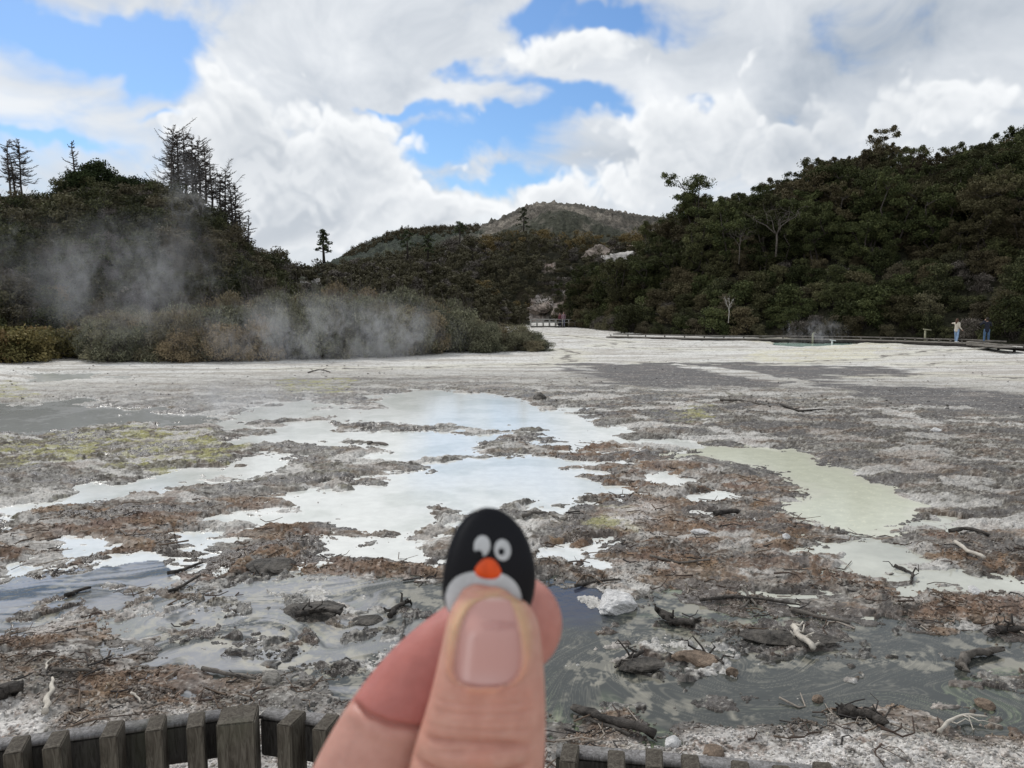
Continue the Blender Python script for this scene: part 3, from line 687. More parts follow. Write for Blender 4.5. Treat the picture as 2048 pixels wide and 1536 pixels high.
def leaves(rng, clumps, per, size, asp=2.0, updir=.3, hollow=.5, soft=0):
    V = []; Tn = []
    for (c, rx, rz, tn) in clumps:
        n = max(4, int(per*rng.uniform(.8, 1.2)))
        d = rng.normal(size=(n, 3)); d /= np.linalg.norm(d, axis=1)[:, None]
        r = rng.uniform(hollow, 1.08, n)**.6
        d2 = d*r[:, None]
        if soft:
            d2 = rng.normal(size=(n, 3))*soft; nn_ = np.linalg.norm(d2, axis=1); d2 *= (np.minimum(nn_, 1.12)/nn_)[:, None]
        p = np.array(c)+d2*np.array([rx, rx, rz])+rng.normal(size=(n, 3))*rx*.10
        N = d+rng.normal(size=(n, 3))*.7+np.array([0, 0, updir]); N /= np.linalg.norm(N, axis=1)[:, None]
        A = np.cross(N, rng.normal(size=(n, 3))); A /= np.linalg.norm(A, axis=1)[:, None]; B = np.cross(N, A)
        s = size*rng.uniform(.6, 1.4, n)[:, None]
        q = np.stack([p-A*s*asp*.5, p+B*s*.5, p+A*s*asp*.5, p-B*s*.5], 1)
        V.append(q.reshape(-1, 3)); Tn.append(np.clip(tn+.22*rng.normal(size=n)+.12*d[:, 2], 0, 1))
    V = np.concatenate(V); Tn = np.concatenate(Tn)
    return V, np.arange(len(V)).reshape(-1, 4), Tn
class Plant:
    """meshes of one plant: crown and trunk, shared by its copies"""
    def __init__(s, crown, trunk, label_parts=True): s.crown = crown; s.trunk = trunk
def grow(name, loc, rotz, sc, pl, label, cat, group=None, sz=None):
    e = empty(name, loc, (0, 0, rotz)); tag(e, label, cat, group)
    e.scale = (sc, sc, sz or sc)
    c = link('crown', pl.crown, parent=e)
    if pl.trunk: link('trunk', pl.trunk, parent=e)
    return e
def branchy(rng, mb, base, tip, r, n=5, wob=.12, sides=5):
    t = np.linspace(0, 1, n)[:, None]; p = np.array(base)*(1-t)+np.array(tip)*t
    L = np.linalg.norm(np.array(tip)-np.array(base)); p[1:-1] += rng.normal(size=(n-2, 3))*L*wob*.5
    mb.tube(p, np.linspace(r, r*.35, n), sides); return p
def make_kanuka(seed, H=6.5, m=M_kan):
    rng = np.random.default_rng(seed); mb = MB(); cl = []
    stems = rng.integers(3, 6)
    for i in range(stems):
        a = i*2*np.pi/stems+rng.uniform(-.4, .4); top = np.array([math.cos(a)*rng.uniform(.6, 1.9), math.sin(a)*rng.uniform(.6, 1.9), H*rng.uniform(.62, .86)])
        p = branchy(rng, mb, (rng.uniform(-.15, .15), rng.uniform(-.15, .15), -.3), top, .11, 6)
        for j in range(7):
            k = rng.integers(2, 6); b = p[k]; aa = rng.uniform(0, 2*np.pi); L = rng.uniform(.5, 1.5)
            tip = b+np.array([math.cos(aa)*L, math.sin(aa)*L, rng.uniform(.2, 1.0)])
            tip[2] = min(tip[2], H)
            branchy(rng, mb, b, tip, .035, 4)
            rx = rng.uniform(.38, .95); cl.append((tip, rx, rx*rng.uniform(.26, .50), rng.uniform(.15, .75)))
            # small upright sprays on the clump
            for q in range(2):
                tt = tip+np.array([rng.normal()*rx*.6, rng.normal()*rx*.6, rng.uniform(.05, .35)])
                cl.append((tt, rx*.38, rx*.32, rng.uniform(.3, .9)))
    for j in range(10):
        aa = rng.uniform(0, 2*np.pi); R = rng.uniform(.8, 1.7); cl.append((np.array([math.cos(aa)*R, math.sin(aa)*R, rng.uniform(.3, .55)*H]), rng.uniform(.4, .7), rng.uniform(.25, .4), rng.uniform(.05, .5)))
    V, Q, T = leaves(rng, cl, 150, .080, 2.6, .6, .25, .62)
    return Plant(mesh_np('crown', V, Q, m, ftint=T), mb.me('trunk', M_bark))
def make_shrub(seed, H=2.2, R=1.2, m=M_scrub, n=26, per=130, size=.085, asp=2.0, bare=.0, twig=M_bark):
    rng = np.random.default_rng(seed); mb = MB(); cl = []
    for i in range(n):
        a = rng.uniform(0, 2*np.pi); u = rng.uniform(0, 1)**.6; e = rng.uniform(.15, 1)
        r = R*u*math.sqrt(max(0, 1-(e*.9)**2))*1.05
        c = np.array([math.cos(a)*r, math.sin(a)*r, H*e*.9])
        rx = rng.uniform(.22, .42)*R; cl.append((c, rx, rx*rng.uniform(.5, .8), rng.uniform(.1, .8)))
        if i % 2 == 0: branchy(rng, mb, (rng.normal()*.08, rng.normal()*.08, -.1), c, .035, 5, .2, 4)
        if rng.random() < bare:
            for q in range(4): branchy(rng, mb, c, c+rng.normal(size=3)*rx*1.1+np.array([0, 0, rx*.5]), .012, 3, .2, 3)
    V, Q, T = leaves(rng, cl, per, size, asp, .35, .3, .60)
    return Plant(mesh_np('crown', V, Q, m, ftint=T), mb.me('trunk', twig))
def make_bare(seed, H=8, full=1.0, top=.0, lean=0, droop=-.15, brown=0.0, start=.25):
    """gaunt conifer with bare spreading twigs"""
    rng = np.random.default_rng(seed); mb = MB(); cr = MB()
    n = 9; t = np.linspace(0, 1, n)
    P_ = np.stack([lean*t*t*H+.10*np.cumsum(rng.normal(size=n))*.35, .1*np.cumsum(rng.normal(size=n))*.3, t*H-.4*(1-t)], -1)
    mb.tube(P_, np.linspace(.11, .03, n), 6)
    z = start
    while z < .985:
        P_c = 0; c = np.array([np.interp(z, t, P_[:, i]) for i in range(3)])
        for q in range(rng.integers(1, 3)):
            a = rng.uniform(0, 2*np.pi); L = rng.uniform(.45, 1.25)*full*(1.0-.78*z+.5*top*z)*H*.33*rng.uniform(.5, 1.2)
            if rng.random() < .12: L *= 1.5
            up = droop+rng.uniform(-.25, .65)*z
            pts = [c+np.array([math.cos(a)*L*s_, math.sin(a)*L*s_, L*up*s_+L*rng.uniform(.1, .55)*s_*s_]) for s_ in (0, .35, .7, 1)]
            pts = np.array(pts)+rng.normal(size=(4, 3))*L*.06
            cr.tube(pts, np.linspace(.034, .014, 4), 3)
            for s_ in np.arange(.15, 1.02, .07):
                b = np.array([np.interp(s_, (0, .35, .7, 1), pts[:, i]) for i in range(3)])
                for sg in (-1, 1):
                    l2 = L*.27*(1.15-s_*.6)*rng.uniform(.5, 1.3); aa = a+sg*rng.uniform(.6, 1.2)
                    e = b+np.array([math.cos(aa)*l2, math.sin(aa)*l2, l2*rng.uniform(.0, .8)])
                    cr.tube([b, (b+e)/2+rng.normal(size=3)*l2*.08, e], [.016, .014, .010], 3, False)
        z += rng.uniform(.006, .020)*8/H
    crown = cr.me('crown', M_dead)
    return Plant(crown, mb.me('trunk', M_dead))
def make_pine(seed, H=9, lumps=12, m=M_pine, w_=1.6, start=.4):
    rng = np.random.default_rng(seed); mb = MB(); cl = []
    mb.tube([(0, 0, -.5), (rng.normal()*.1, 0, H*.5), (rng.normal()*.2, 0, H*.95)], [.18, .12, .04], 6)
    for i in range(lumps):
        z = start+(1-start)*i/(lumps-1); a = i*2.4+rng.uniform(-.3, .3); L = w_*(1.1-z*.75)*rng.uniform(.5, 1.1)
        c = np.array([math.cos(a)*L, math.sin(a)*L, H*z]); branchy(rng, mb, (0, 0, H*z-.3), c, .05, 4, .1, 4)
        rx = rng.uniform(.35, .6)*w_*.45+.1; cl.append((c, rx, rx*.5, rng.uniform(.2, .7))); cl.append((c*np.array([.55, .55, 1])+np.array([0, 0, .15]), rx*.7, rx*.4, rng.uniform(.2, .7)))
    cl.append((np.array([0, 0, H]), .3, .35, .5))
    V, Q, T = leaves(rng, cl, 42, .12, 2.2, .4, .1)
    return Plant(mesh_np('crown', V, Q, m, ftint=T), mb.me('trunk', M_bark))

KAN = [make_kanuka(100+i, 6.0+.5*i) for i in range(5)]
SCR = [make_shrub(120+i, 2.1+.25*i, 1.25+.1*i) for i in range(4)]
SCRB = [make_shrub(130+i, 2.0, 1.3, M_greyleaf, 22, 70, .06, 3.0, .8, M_dead) for i in range(2)]
BRD = [make_shrub(140+i, 3.4, 1.7, M_dark, 34, 170, .12, 1.3) for i in range(3)]
NEAR = [make_shrub(150+i, 1.5+.15*i, 1.15, M_near, 44, 230, .040, 2.6, .5, M_dead) for i in range(4)]
TAN = [make_shrub(160+i, 1.6, 1.2, M_tan, 26, 120, .075, 2.0) for i in range(3)]
LOWK = [make_shrub(170+i, 3.0+.3*i, 1.7, M_kan, 34, 120, .10, 2.2) for i in range(3)]
rs_ = random.Random(5)
def scatter(hill, pxa, pxb, ta, tb, n, step=1.0, minstep=1.4, cond=None):
    """poisson-like positions on a hill, ordered far to near"""
    out = []; tries = 0
    while len(out) < n and tries < n*60:
        tries += 1
        px = rs_.uniform(pxa, pxb); t = rs_.uniform(ta, tb)
        X, Y, Z = [float(v) for v in hill.pos(px, t)]
        if cond and not cond(px, t): continue
        if any((X-o[0])**2+(Y-o[1])**2 < minstep**2 for o in out): continue
        out.append((X, Y, Z, px, t))
    return out
def plant_all(pts, kinds, name, label, cat, group, smin=.8, smax=1.25, zoff=-.15):
    for (X, Y, Z, px, t) in pts:
        k = kinds(px, t) if callable(kinds) else rs_.choice(kinds)
        grow(name, (X, Y, Z+zoff), rs_.uniform(0, 6.28), rs_.uniform(smin, smax), k, label, cat, group)

# right hill: tall kanuka above, lower bushy growth at its foot
plant_all(scatter(H_right, 1150, 2150, .28, 1.12, 240, minstep=1.75), KAN, 'kanuka_tree', 'dark green kanuka tree in the dense forest covering the right-hand hill', 'tree', 'kanuka trees on the right-hand hill', .58, 1.12)
plant_all(scatter(H_right, 1122, 2120, -.005, .36, 200, minstep=1.35), lambda px, t: rs_.choice(LOWK+LOWK+SCR+SCRB[:1]), 'bush', 'dark bush at the foot of the right-hand hill behind the low boardwalk', 'bush', 'bushes along the foot of the right-hand hill', .55, .95)
# left hill
plant_all(scatter(H_left, -60, 560, .0, 1.08, 290, minstep=1.05), lambda px, t: rs_.choice(SCR+SCR+SCRB+(TAN if t < .25 and px < 200 else [])), 'shrub', 'dull green shrub in the dense scrub covering the left-hand hill', 'shrub', 'shrubs on the left-hand hill', .7, 1.15)
for px, t, s_, lb in ((165, .94, 1.0, 'left edge'), (205, .98, 1.12, 'tall peak'), (245, .97, .9, 'middle'), (278, .99, .95, 'right of the middle'), (312, .97, .8, 'right end'), (180, .86, .9, 'front left'), (262, .86, .85, 'front right')):
    X, Y, Z = [float(v) for v in H_left.pos(px, t)]
    grow('broadleaf_tree', (X, Y, Z-.2), rs_.uniform(0, 6), s_, rs_.choice(BRD), 'very dark broad-leaved tree on the left hill crown, %s of the clump' % lb, 'tree', 'dark broad-leaved trees on the left hill crown')
plant_all(scatter(H_left, -40, 140, .92, 1.04, 14, minstep=1.0), BRD, 'bush', 'dark leafy bush on the skyline of the left hill below the bare trees', 'bush', 'skyline bushes on the left hill', .35, .6)
# the ridge and the centre hill
far_pts = [(q, 1.0) for q in scatter(H_ridge, 400, 1050, .0, 1.06, 260, minstep=1.5)]+[(q, 1.30) for q in scatter(H_mid, 690, 1420, .02, 1.06, 420, minstep=2.0, cond=lambda px, t: rock_at(px, t) < .5)]
rngf = np.random.default_rng(44); gcl = {0: [], 1: [], 2: []}
for (X, Y, Z, px, t), sc in far_pts:
    sc *= rngf.uniform(.7, 1.15); kind_ = 1 if (sc > 1.05 and t > .6 and px > 960 and rngf.random() < .6) else (2 if rngf.random() < .12 else 0)
    for q in range(9):
        a = rngf.uniform(0, 6.28); e = rngf.uniform(.1, 1); r = 1.35*sc*rngf.uniform(.2, 1)*math.sqrt(1-(e*.85)**2)
        rx = rngf.uniform(.35, .65)*sc
        gcl[kind_].append((np.array([X+math.cos(a)*r, Y+math.sin(a)*r, Z+2.3*sc*e]), rx, rx*.6, rngf.uniform(.1, .85)))
Vs, Qs, Ts, Ms, nn = [], [], [], [], 0
for kk in (0, 1, 2):
    V, Q, T = leaves(rngf, gcl[kk], 85, .14, 1.8, .4, .3)
    Vs.append(V); Qs.append(Q+nn); Ts.append(T); Ms.append(np.full(len(Q), kk)); nn += len(V)
tag(link('scrub', mesh_np('scrub', np.vstack(Vs), np.vstack(Qs), [M_scrub, M_tan, M_greyleaf], ftint=np.concatenate(Ts), fmat=np.concatenate(Ms))), 'green and olive scrub covering the low ridge and the centre hill', 'scrub', kind='stuff')
# shrubs standing on the white flat in the middle distance
bp = []
def band(px):  # front row of their feet, top row of the foliage
    return float(np.interp(px, (160, 190, 400, 560, 760, 900, 1040, 1092), (722, 734, 733, 730, 722, 716, 713, 710))), float(np.interp(px, (160, 200, 400, 600, 800, 900, 1000, 1050, 1092), (670, 640, 622, 600, 600, 618, 648, 662, 685)))
tries = 0
while len(bp) < 128 and tries < 9000:
    tries += 1
    px = rs_.uniform(172, 1084); f_, t_ = band(px); u = rs_.random()
    x0, y0, _ = at(px, f_-4); y = y0+.7+u*(9.0 if px < 900 else 7.0*(1.0-(px-900)/260)); x = y*az(px)
    if any((x-o[0])**2+(y-o[1])**2 < .62 for o in bp): continue
    topz = zc(t_+rs_.uniform(-6, 14), y)*(.62+.38*min(1, (y-y0)/3.2)); bp.append((x, y, topz, px))
for (x, y, tz, px) in bp:
    z = gz(x, y); k = rs_.choice(NEAR) ; hh = 1.5
    sz = max(.45, (tz-z)/hh); sxy = max(.75, min(1.25, .55+.35*sz))
    grow('kanuka_shrub', (x, y, z-.06), rs_.uniform(0, 6.28), sxy, k, 'olive brown shrub in the low thicket on the white flat behind the pools', 'shrub', 'shrubs of the steaming thicket', sz=sz)
# warm-coloured bushes at the far left edge
for i in range(26):
    px = rs_.uniform(-70, 150); y = rs_.uniform(41.0, 48); x = y*az(px)
    if px > 60 and y < 44.5: y = rs_.uniform(45, 49); x = y*az(px)
    z = gz(x, y); grow('bush', (x, y, z-.1), rs_.uniform(0, 6), rs_.uniform(.8, 1.25), rs_.choice(TAN), 'yellowish green bush at the left edge beside the white path', 'bush', 'yellowish bushes at the left edge')

# named single trees on the skyline
def single(pl, px, row_base, Y, label, name='dead_tree', s_=1.0, cat='tree', group=None, rot=None):
    x, y, z = atr(px, row_base, Y); return grow(name, (x, y, z), rs_.uniform(0, 6) if rot is None else rot, s_, pl, label, cat, group)
def Hpx(a, b, Y): return abs(zc(a, Y)-zc(b, Y))
BT = [(22, 400, 282, 68, .9, .9, .0, 'bare tree with tufted top, left one of the pair at the left edge', .35), (44, 402, 284, 69, .9, .9, .0, 'bare tree with tufted top, right one of the pair at the left edge', .3),
      (32, 400, 312, 70, .5, .3, .12, 'thin leaning dead tree between the pair of tufted bare trees', .2), (-2, 400, 288, 67, .4, .2, .0, 'bare tree cut off by the left edge of the photo', .3),
      (150, 372, 282, 69, .9, .1, .0, 'bare pyramid-shaped conifer standing alone left of the dark broad-leaved clump', .1), (131, 388, 340, 68, .7, .1, .05, 'small bare leaning conifer left of the pyramid-shaped one', .1)]
for i, (px, rb, rt, Y, full, top, lean, lb, st_) in enumerate(BT):
    Hh = Hpx(rb, rt, Y); single(make_bare(200+i, Hh, full, top, lean, start=st_), px, rb, Y, lb, 'bare_tree', group='bare trees on the left hill')
CL = [(342, 372, 254, 69, 1.0, 'the leftmost tall one with arms reaching left', -.10), (358, 372, 262, 70, .95, 'second from the left', 0), (372, 374, 258, 71, .9, 'dense brown one near the middle', 0), (386, 378, 268, 70, .95, 'third tallest, near the middle', 0),
      (399, 384, 276, 71, .9, 'right of the middle', 0), (412, 392, 288, 70, .9, 'where the skyline starts to fall', .02), (425, 410, 318, 71, .7, 'first of the shorter ones', .0), (440, 430, 342, 71, .75, 'straight thin one half way down the slope', 0),
      (452, 450, 330, 72, .7, 'tall thin one half way down the slope', 0), (466, 462, 352, 72, .6, 'leaning right over the slope', .06), (474, 470, 366, 73, .75, 'above the cliff edge', .02), (486, 492, 420, 73, .8, 'low on the cliff edge', .06), (499, 500, 425, 74, .7, 'lowest and rightmost, leaning right', .10), (350, 376, 300, 72, .8, 'half hidden behind the left ones', 0), (392, 384, 300, 73, .8, 'half hidden behind the middle ones', 0)]
for i, (px, rb, rt, Y, full, lb, lean) in enumerate(CL):
    Hh = Hpx(rb, rt, Y); single(make_bare(220+i, Hh, full*1.45, .25, lean, start=.12 if i < 6 else .2), px, rb+6, Y, 'bare conifer in the left hill cluster, %s' % lb, 'bare_tree', group='bare conifers on the left hill')
single(make_bare(250, Hpx(560, 470, 64), .9, .1), 462, 575, 64, 'dead grey conifer standing low on the slope above the steaming thicket', 'bare_tree')
single(make_pine(260, Hpx(516, 462, 93), 13, w_=1.35, start=.3), 648, 518, 93, 'lone open-crowned pine on the low ridge', 'pine_tree')
single(make_pine(261, Hpx(486, 444, 148), 9, w_=2.0, start=.55), 919, 488, 148, 'umbrella-topped pine on the skyline left of the mountain', 'pine_tree')
single(make_pine(262, Hpx(462, 418, 151), 12, w_=1.5, start=.2), 1047, 462, 151, 'narrow dark pine in front of the left flank of the mountain', 'pine_tree')
single(make_pine(263, Hpx(510, 462, 120), 9, w_=1.6, start=.3), 815, 512, 120, 'thin yellowish tree left of the centre hill', 'pine_tree')
single(make_pine(264, Hpx(510, 470, 122), 12, w_=1.8, start=.2), 856, 512, 122, 'conical dark tree left of the centre hill', 'pine_tree')
k6 = make_kanuka(300, 6.8)
single(k6, 1386, 474, 88, 'open-crowned tree with sky showing through, left end of the forested hill', 'kanuka_tree', 1.12)
for i, (px, rb, s_) in enumerate(((1545, 432, .8), (1668, 392, .95), (1757, 370, 1.0), (1835, 372, .85), (1945, 366, .85), (2042, 350, 1.05), (1600, 412, .8), (1460, 462, .8))):
    single(rs_.choice(KAN), px, rb+26, 93 if px < 1800 else 90, 'kanuka rising above the right hill skyline, %s of eight' % ('third from the left', 'fifth from the left', 'the tallest spreading one, sixth', 'seventh from the left', 'second from the right', 'rightmost', 'fourth from the left', 'leftmost')[i], 'kanuka_tree', s_*1.0, group='trees rising above the right skyline')
def snag(px, row, Y, spread, H, label, m=M_pale, seed=0, r=.09):
    rng = np.random.default_rng(seed); mb = MB(); cr = MB(); x, y, z = atr(px, row, Y)
    mb.tube([(0, 0, -.6), (.05, 0, H*.25), (0, 0, H*.42)], [r, r*.9, r*.8], 6)
    for a in (-1, -.45, .1, .6, 1):
        tip = np.array([a*spread, rng.normal()*.3, H*rng.uniform(.8, 1)]); p = branchy(rng, cr, (0, 0, H*.38), tip, r*.6, 5, .12, 5)
        for q in range(6): branchy(rng, cr, p[rng.integers(2, 5)], tip+rng.normal(size=3)*spread*.35, r*.22, 4, .2, 4)
    e = empty('dead_tree', (x, y, z)); tag(e, label, 'tree'); link('limbs', cr.me('limbs', m), parent=e); link('trunk', mb.me('trunk', m), parent=e)
snag(1552, 500, 70, 1.9, 3.6, 'dead grey tree with forked bare limbs inside the forest on the right-hand hill', M_dead, 3)
snag(1478, 515, 71, 1.0, 2.6, 'thin bare forked trunk left of the dead grey tree in the forest', M_dead, 4, .05)
snag(1457, 632, 66.5, .45, 1.6, 'small bleached snag at the foot of the right-hand hill', simple('bleached_wood', (.42, .40, .37), .9), 5, .035)
# far forest edge on the mountain's left shoulder
rngm = np.random.default_rng(9); cl = []
for i in range(420):
    px = rngm.uniform(690, 960); t = rngm.uniform(.55, 1.02)
    X, Y, Z = [float(v) for v in H_mount.pos(px, t)]; cl.append((np.array([X, Y, Z+.6]), rngm.uniform(1.2, 2.6), rngm.uniform(1.0, 3.0), rngm.uniform(.1, .7)))
V, Q, T = leaves(rngm, cl, 110, .55, 1.5, .3, .2)
tag(link('forest', mesh_np('forest', V, Q, M_kan, ftint=T)), 'far dark forest on the left shoulder of the mountain', 'forest', kind='stuff')
M_cliff = None
def hit(hill, px, row):
    tt = np.linspace(0, 1.05, 400); X, Y, Z = hill.pos(np.full(400, px), tt); r = 768-F*(-(Y*math.sin(-PITCH))*0+0) if False else None
    d = (Z-CAMH)*cp+Y*sp; f = Y*cp-(Z-CAMH)*sp; rows = 768-F*d/f
    k = int(np.argmin(np.abs(rows-row))); return float(X[k]), float(Y[k]), float(Z[k])
#=== PART3
#=== PART3  loose litter on the ground
def scatter_ground(n, px0, px1, r0, r1, seed, keep):
    rng = np.random.default_rng(seed)
    r = 1/(1/r1+(1/r0-1/r1)*rng.random(n)); px = rng.uniform(px0, px1, n)
    X = r*az(px); Y = r
    h_, c_, w_, wc_, pid_, land_ = ground_fields(X, Y)
    k = keep(X, Y, h_, land_, rng)
    global LC; LC = c_[k]
    return X[k], Y[k], np.maximum(h_[k], 0), rng, c_[k]
def chips(name, X, Y, Z, rng, L, cols, m, asp=3.0, thick=.25, tilt=.5, Rk=.02, loc_w=.72):
    n = len(X); R = np.hypot(X, Y); L = L*rng.uniform(.4, 1.4, n)*(1+R*Rk)
    a = rng.uniform(0, 2*np.pi, n); W_ = L/asp*rng.uniform(.6, 1.4, n); T_ = L*thick*rng.uniform(.5, 1.3, n)
    base = np.array([(-1, -1, -1), (1, -.7, -1), (.8, 1, -1), (-.9, .8, -1), (-.8, -.5, 1), (.7, -.6, .7), (.9, .6, 1), (-.6, .7, .8)])*.5
    V = base[None]*np.stack([L, W_, T_], -1)[:, None, :]*rng.uniform(.7, 1.25, (n, 8, 3))
    p = rng.normal(size=n)*tilt; x = V[..., 0]*np.cos(p)[:, None]-V[..., 2]*np.sin(p)[:, None]; z = V[..., 0]*np.sin(p)[:, None]+V[..., 2]*np.cos(p)[:, None]
    xx = x*np.cos(a)[:, None]-V[..., 1]*np.sin(a)[:, None]; yy = x*np.sin(a)[:, None]+V[..., 1]*np.cos(a)[:, None]
    V = np.stack([xx+X[:, None], yy+Y[:, None], z+Z[:, None]+T_[:, None]*.3], -1).reshape(-1, 3)
    q = np.array([(0, 3, 2, 1), (4, 5, 6, 7), (0, 1, 5, 4), (1, 2, 6, 5), (2, 3, 7, 6), (3, 0, 4, 7)])
    Q = (np.arange(n)[:, None, None]*8+q[None]).reshape(-1, 4)
    ci = rng.integers(0, len(cols), n); c = (np.array(cols)[ci]*(1-loc_w)+LC*loc_w)*rng.uniform(.62, 1.38, (n, 1))
    return mesh_np(name, V, Q, m, col=np.repeat(c, 8, 0))
M_chip = vcol_mat('litter', .85, .3, 60, .01, .25, cvar=.2, cscale=40)
bz = lambda X, Y: (maxsd(X, Y, BROWN)+.35*fbm(X*1.3, Y*1.3, 3, 20))
X, Y, Z, rng, _ = scatter_ground(95000, -120, 2170, 5.0, 30, 31, lambda X, Y, h, l, r: (l > .03) & (bz(X, Y)+r.uniform(-.5, .3, len(X)) > -.05) & (fbm(X*.75+.3*fbm(X*.55, Y*.55, 3, 1), Y*1.25+.3*fbm(X*.55, Y*.55, 3, 2), 4, 13, .6)+r.uniform(-.3, .1, len(X)) > -.08))
tag(link('bark_litter', chips('bark_litter', X, Y, Z, rng, .036, [(.16, .115, .08), (.09, .066, .05), (.24, .185, .14), (.38, .33, .28), (.05, .040, .034), (.19, .12, .08)], M_chip)), 'brown bark and wood crumbs littering the ground between the pools', 'litter', kind='stuff')
X, Y, Z, rng, _ = scatter_ground(36000, -120, 2170, 5.0, 34, 32, lambda X, Y, h, l, r: (l > .03) & (fbm(X*.8, Y*.8, 3, 40)+r.uniform(-.4, .4, len(X)) > -.1))
tag(link('gravel', chips('gravel', X, Y, Z, rng, .022, [(.42, .39, .34), (.30, .27, .23), (.52, .49, .45), (.16, .14, .12), (.36, .33, .24), (.60, .57, .53)], M_chip, 1.5, .4, .4)), 'pale crusty crumbs and gravel strewn over the silica ground', 'gravel', kind='stuff')
X, Y, Z, rng, _ = scatter_ground(15000, -120, 2170, 5.0, 9.5, 35, lambda X, Y, h, l, r: (l > .02) & (maxsd(X, Y, GRAVEL) > r.uniform(-.4, .1, len(X))))
tag(link('gravel', chips('gravel', X, Y, Z, rng, .018, [(.62, .59, .56), (.50, .46, .43), (.70, .68, .66), (.20, .15, .12), (.28, .22, .18)], M_chip, 1.3, .6, .4)), 'white and rusty gravel along the near bank below the fence', 'gravel', kind='stuff')
X, Y, Z, rng, _ = scatter_ground(2600, -120, 2170, 24, 66, 36, lambda X, Y, h, l, r: (l > .2) & (fbm(X*.3, Y*.3, 3, 41)+r.uniform(-.4, .4, len(X)) > .1))
tag(link('stones', chips('stones', X, Y, Z, rng, .07, [(.20, .18, .16), (.12, .11, .10), (.34, .31, .27)], M_chip, 1.4, .6, .3, .0)), 'small dark stones scattered over the white terrace', 'stones', kind='stuff')
# twigs
X, Y, Z, rng, _ = scatter_ground(2000, -120, 2170, 5.2, 24, 33, lambda X, Y, h, l, r: (l > -.05) & (np.maximum(bz(X, Y), -.9)+.9*fbm(X*.9, Y*.9, 2, 42)+r.uniform(-.5, .5, len(X)) > .0))
tw = MB(); tcol = []
for x, y, z in zip(X, Y, Z):
    L = rng.uniform(.07, .30)*(1+y*.02); a = rng.uniform(0, 6.28) if rng.random() < .4 else rng.normal()*.5; n = 4; t = np.linspace(-.5, .5, n)
    b = rng.normal()*.6*L; up = abs(rng.normal())*.10*L
    p = np.stack([x+math.cos(a)*t*L-math.sin(a)*b*(t*t*4), y+math.sin(a)*t*L+math.cos(a)*b*(t*t*4), z+.012+up*(t+.5)+.01*rng.normal(size=n)], -1)
    k0 = tw.n; tw.tube(p, np.linspace(1, .5, n)*rng.uniform(.004, .011)*(1+y*.02), 4, False)
    cc_ = [(.07, .05, .04), (.13, .095, .07), (.045, .04, .038), (.30, .26, .22)][rng.choice(4, p=[.35, .3, .22, .13])]
    tcol.append(np.tile(cc_, (tw.n-k0, 1)))
tag(link('twigs', tw.me('twigs', M_chip, col=np.vstack(tcol).astype(np.float32))), 'thin dead twigs strewn across the brown debris', 'twigs', kind='stuff')

# ------------------------------------------------------------------ single rocks
def rock_mesh(name, seed, sx, sy, sz, m, sub=4, rough=.28, cut=.4):
    bm = bmesh.new(); bmesh.ops.create_icosphere(bm, subdivisions=sub, radius=1.0)
    me = bpy.data.meshes.new(name); bm.to_mesh(me); bm.free()
    n = len(me.vertices); V = np.empty(n*3, np.float32); me.vertices.foreach_get('co', V); V = V.reshape(-1, 3)
    rng = np.random.default_rng(seed)
    for k in range(9):      # facets
        d = rng.normal(size=3); d /= np.linalg.norm(d); o = rng.uniform(1-cut, .95); q = V@d
        V = V-np.clip(q-o, 0, None)[:, None]*d[None]*.9
    r = 1+rough*(.5*fbm(V[:, 0]*1.3+V[:, 2]*.9, V[:, 1]*1.3-V[:, 2]*.7, 4, seed)+.10*fbm(V[:, 0]*7+V[:, 2]*4, V[:, 1]*7-V[:, 2]*5, 3, seed+3))
    V = V*r[:, None]*np.array([sx, sy, sz])
    me.vertices.foreach_set('co', V.astype(np.float32).ravel()); me.polygons.foreach_set('use_smooth', np.zeros(len(me.polygons), bool)); me.materials.append(m); me.update(); return me
M_wrock = simple('white_rock', (.56, .55, .54), .9, .22, 14, .9, 26, .03)
M_grock = simple('grey_rock', (.30, .28, .25), .9, .3, 9, .9, 26, .03)
M_brock = simple('brown_rock', (.20, .15, .112), .9, .55, 7, 1.0, 18, .05)
M_drock = simple('dark_wet_rock', (.070, .062, .053), .7, .7, 7, 1.0, 16, .06)
def rock(px0, px1, row, m, label, seed, hk=.5, dk=.8, name='rock', group=None, sub=4):
    x0, y0, _ = at(px0, row); x1, _, _ = at(px1, row); sx = (x1-x0)/2*1.05; x, y = (x0+x1)/2, y0
    o = link(name, rock_mesh(name, seed, sx, sx*dk, sx*hk*1.2, m, sub), (x, y+sx*dk*.5, gz(x, y)+sx*hk*.25), (0, 0, seed*1.3 if hk > .3 else .25*math.sin(seed))); tag(o, label, 'rock', group); return o
rock(1180, 1284, 1222, M_wrock, 'large white speckled rock at the edge of the dark water', 1, .36, .75, sub=5)
rock(516, 560, 1366, M_grock, 'squarish grey rock on white gravel left of the hand', 2, .62, .8, sub=5)
rock(1328, 1366, 1496, M_wrock, 'pale angular rock on the near bank right of the hand', 3, .60, .8)
rock(1404, 1452, 1522, M_brock, 'pinkish rock beside the fence right of the pale angular rock', 4, .4, .8)
rock(1384, 1418, 1080, M_wrock, 'flat white stone in the brown debris', 5, .3, .7)
rock(1565, 1582, 1088, M_wrock, 'small round white stone left of the pale outlet stream', 6, .8, .9)
rock(1948, 1972, 1250, M_brock, 'reddish stone on the far bank of the dark stream', 7, .8, .9)
rock(1625, 1652, 1404, M_brock, 'round rusty stone standing in the stream', 8, .5, .8)
rock(1955, 1992, 1416, M_brock, 'dark round stone in the stream near the right edge', 9, .5, .8)
rock(1345, 1442, 1330, M_brock, 'big rusty brown lump of crust on the island in the stream', 10, .26, .55, name='crust_lump', sub=5)
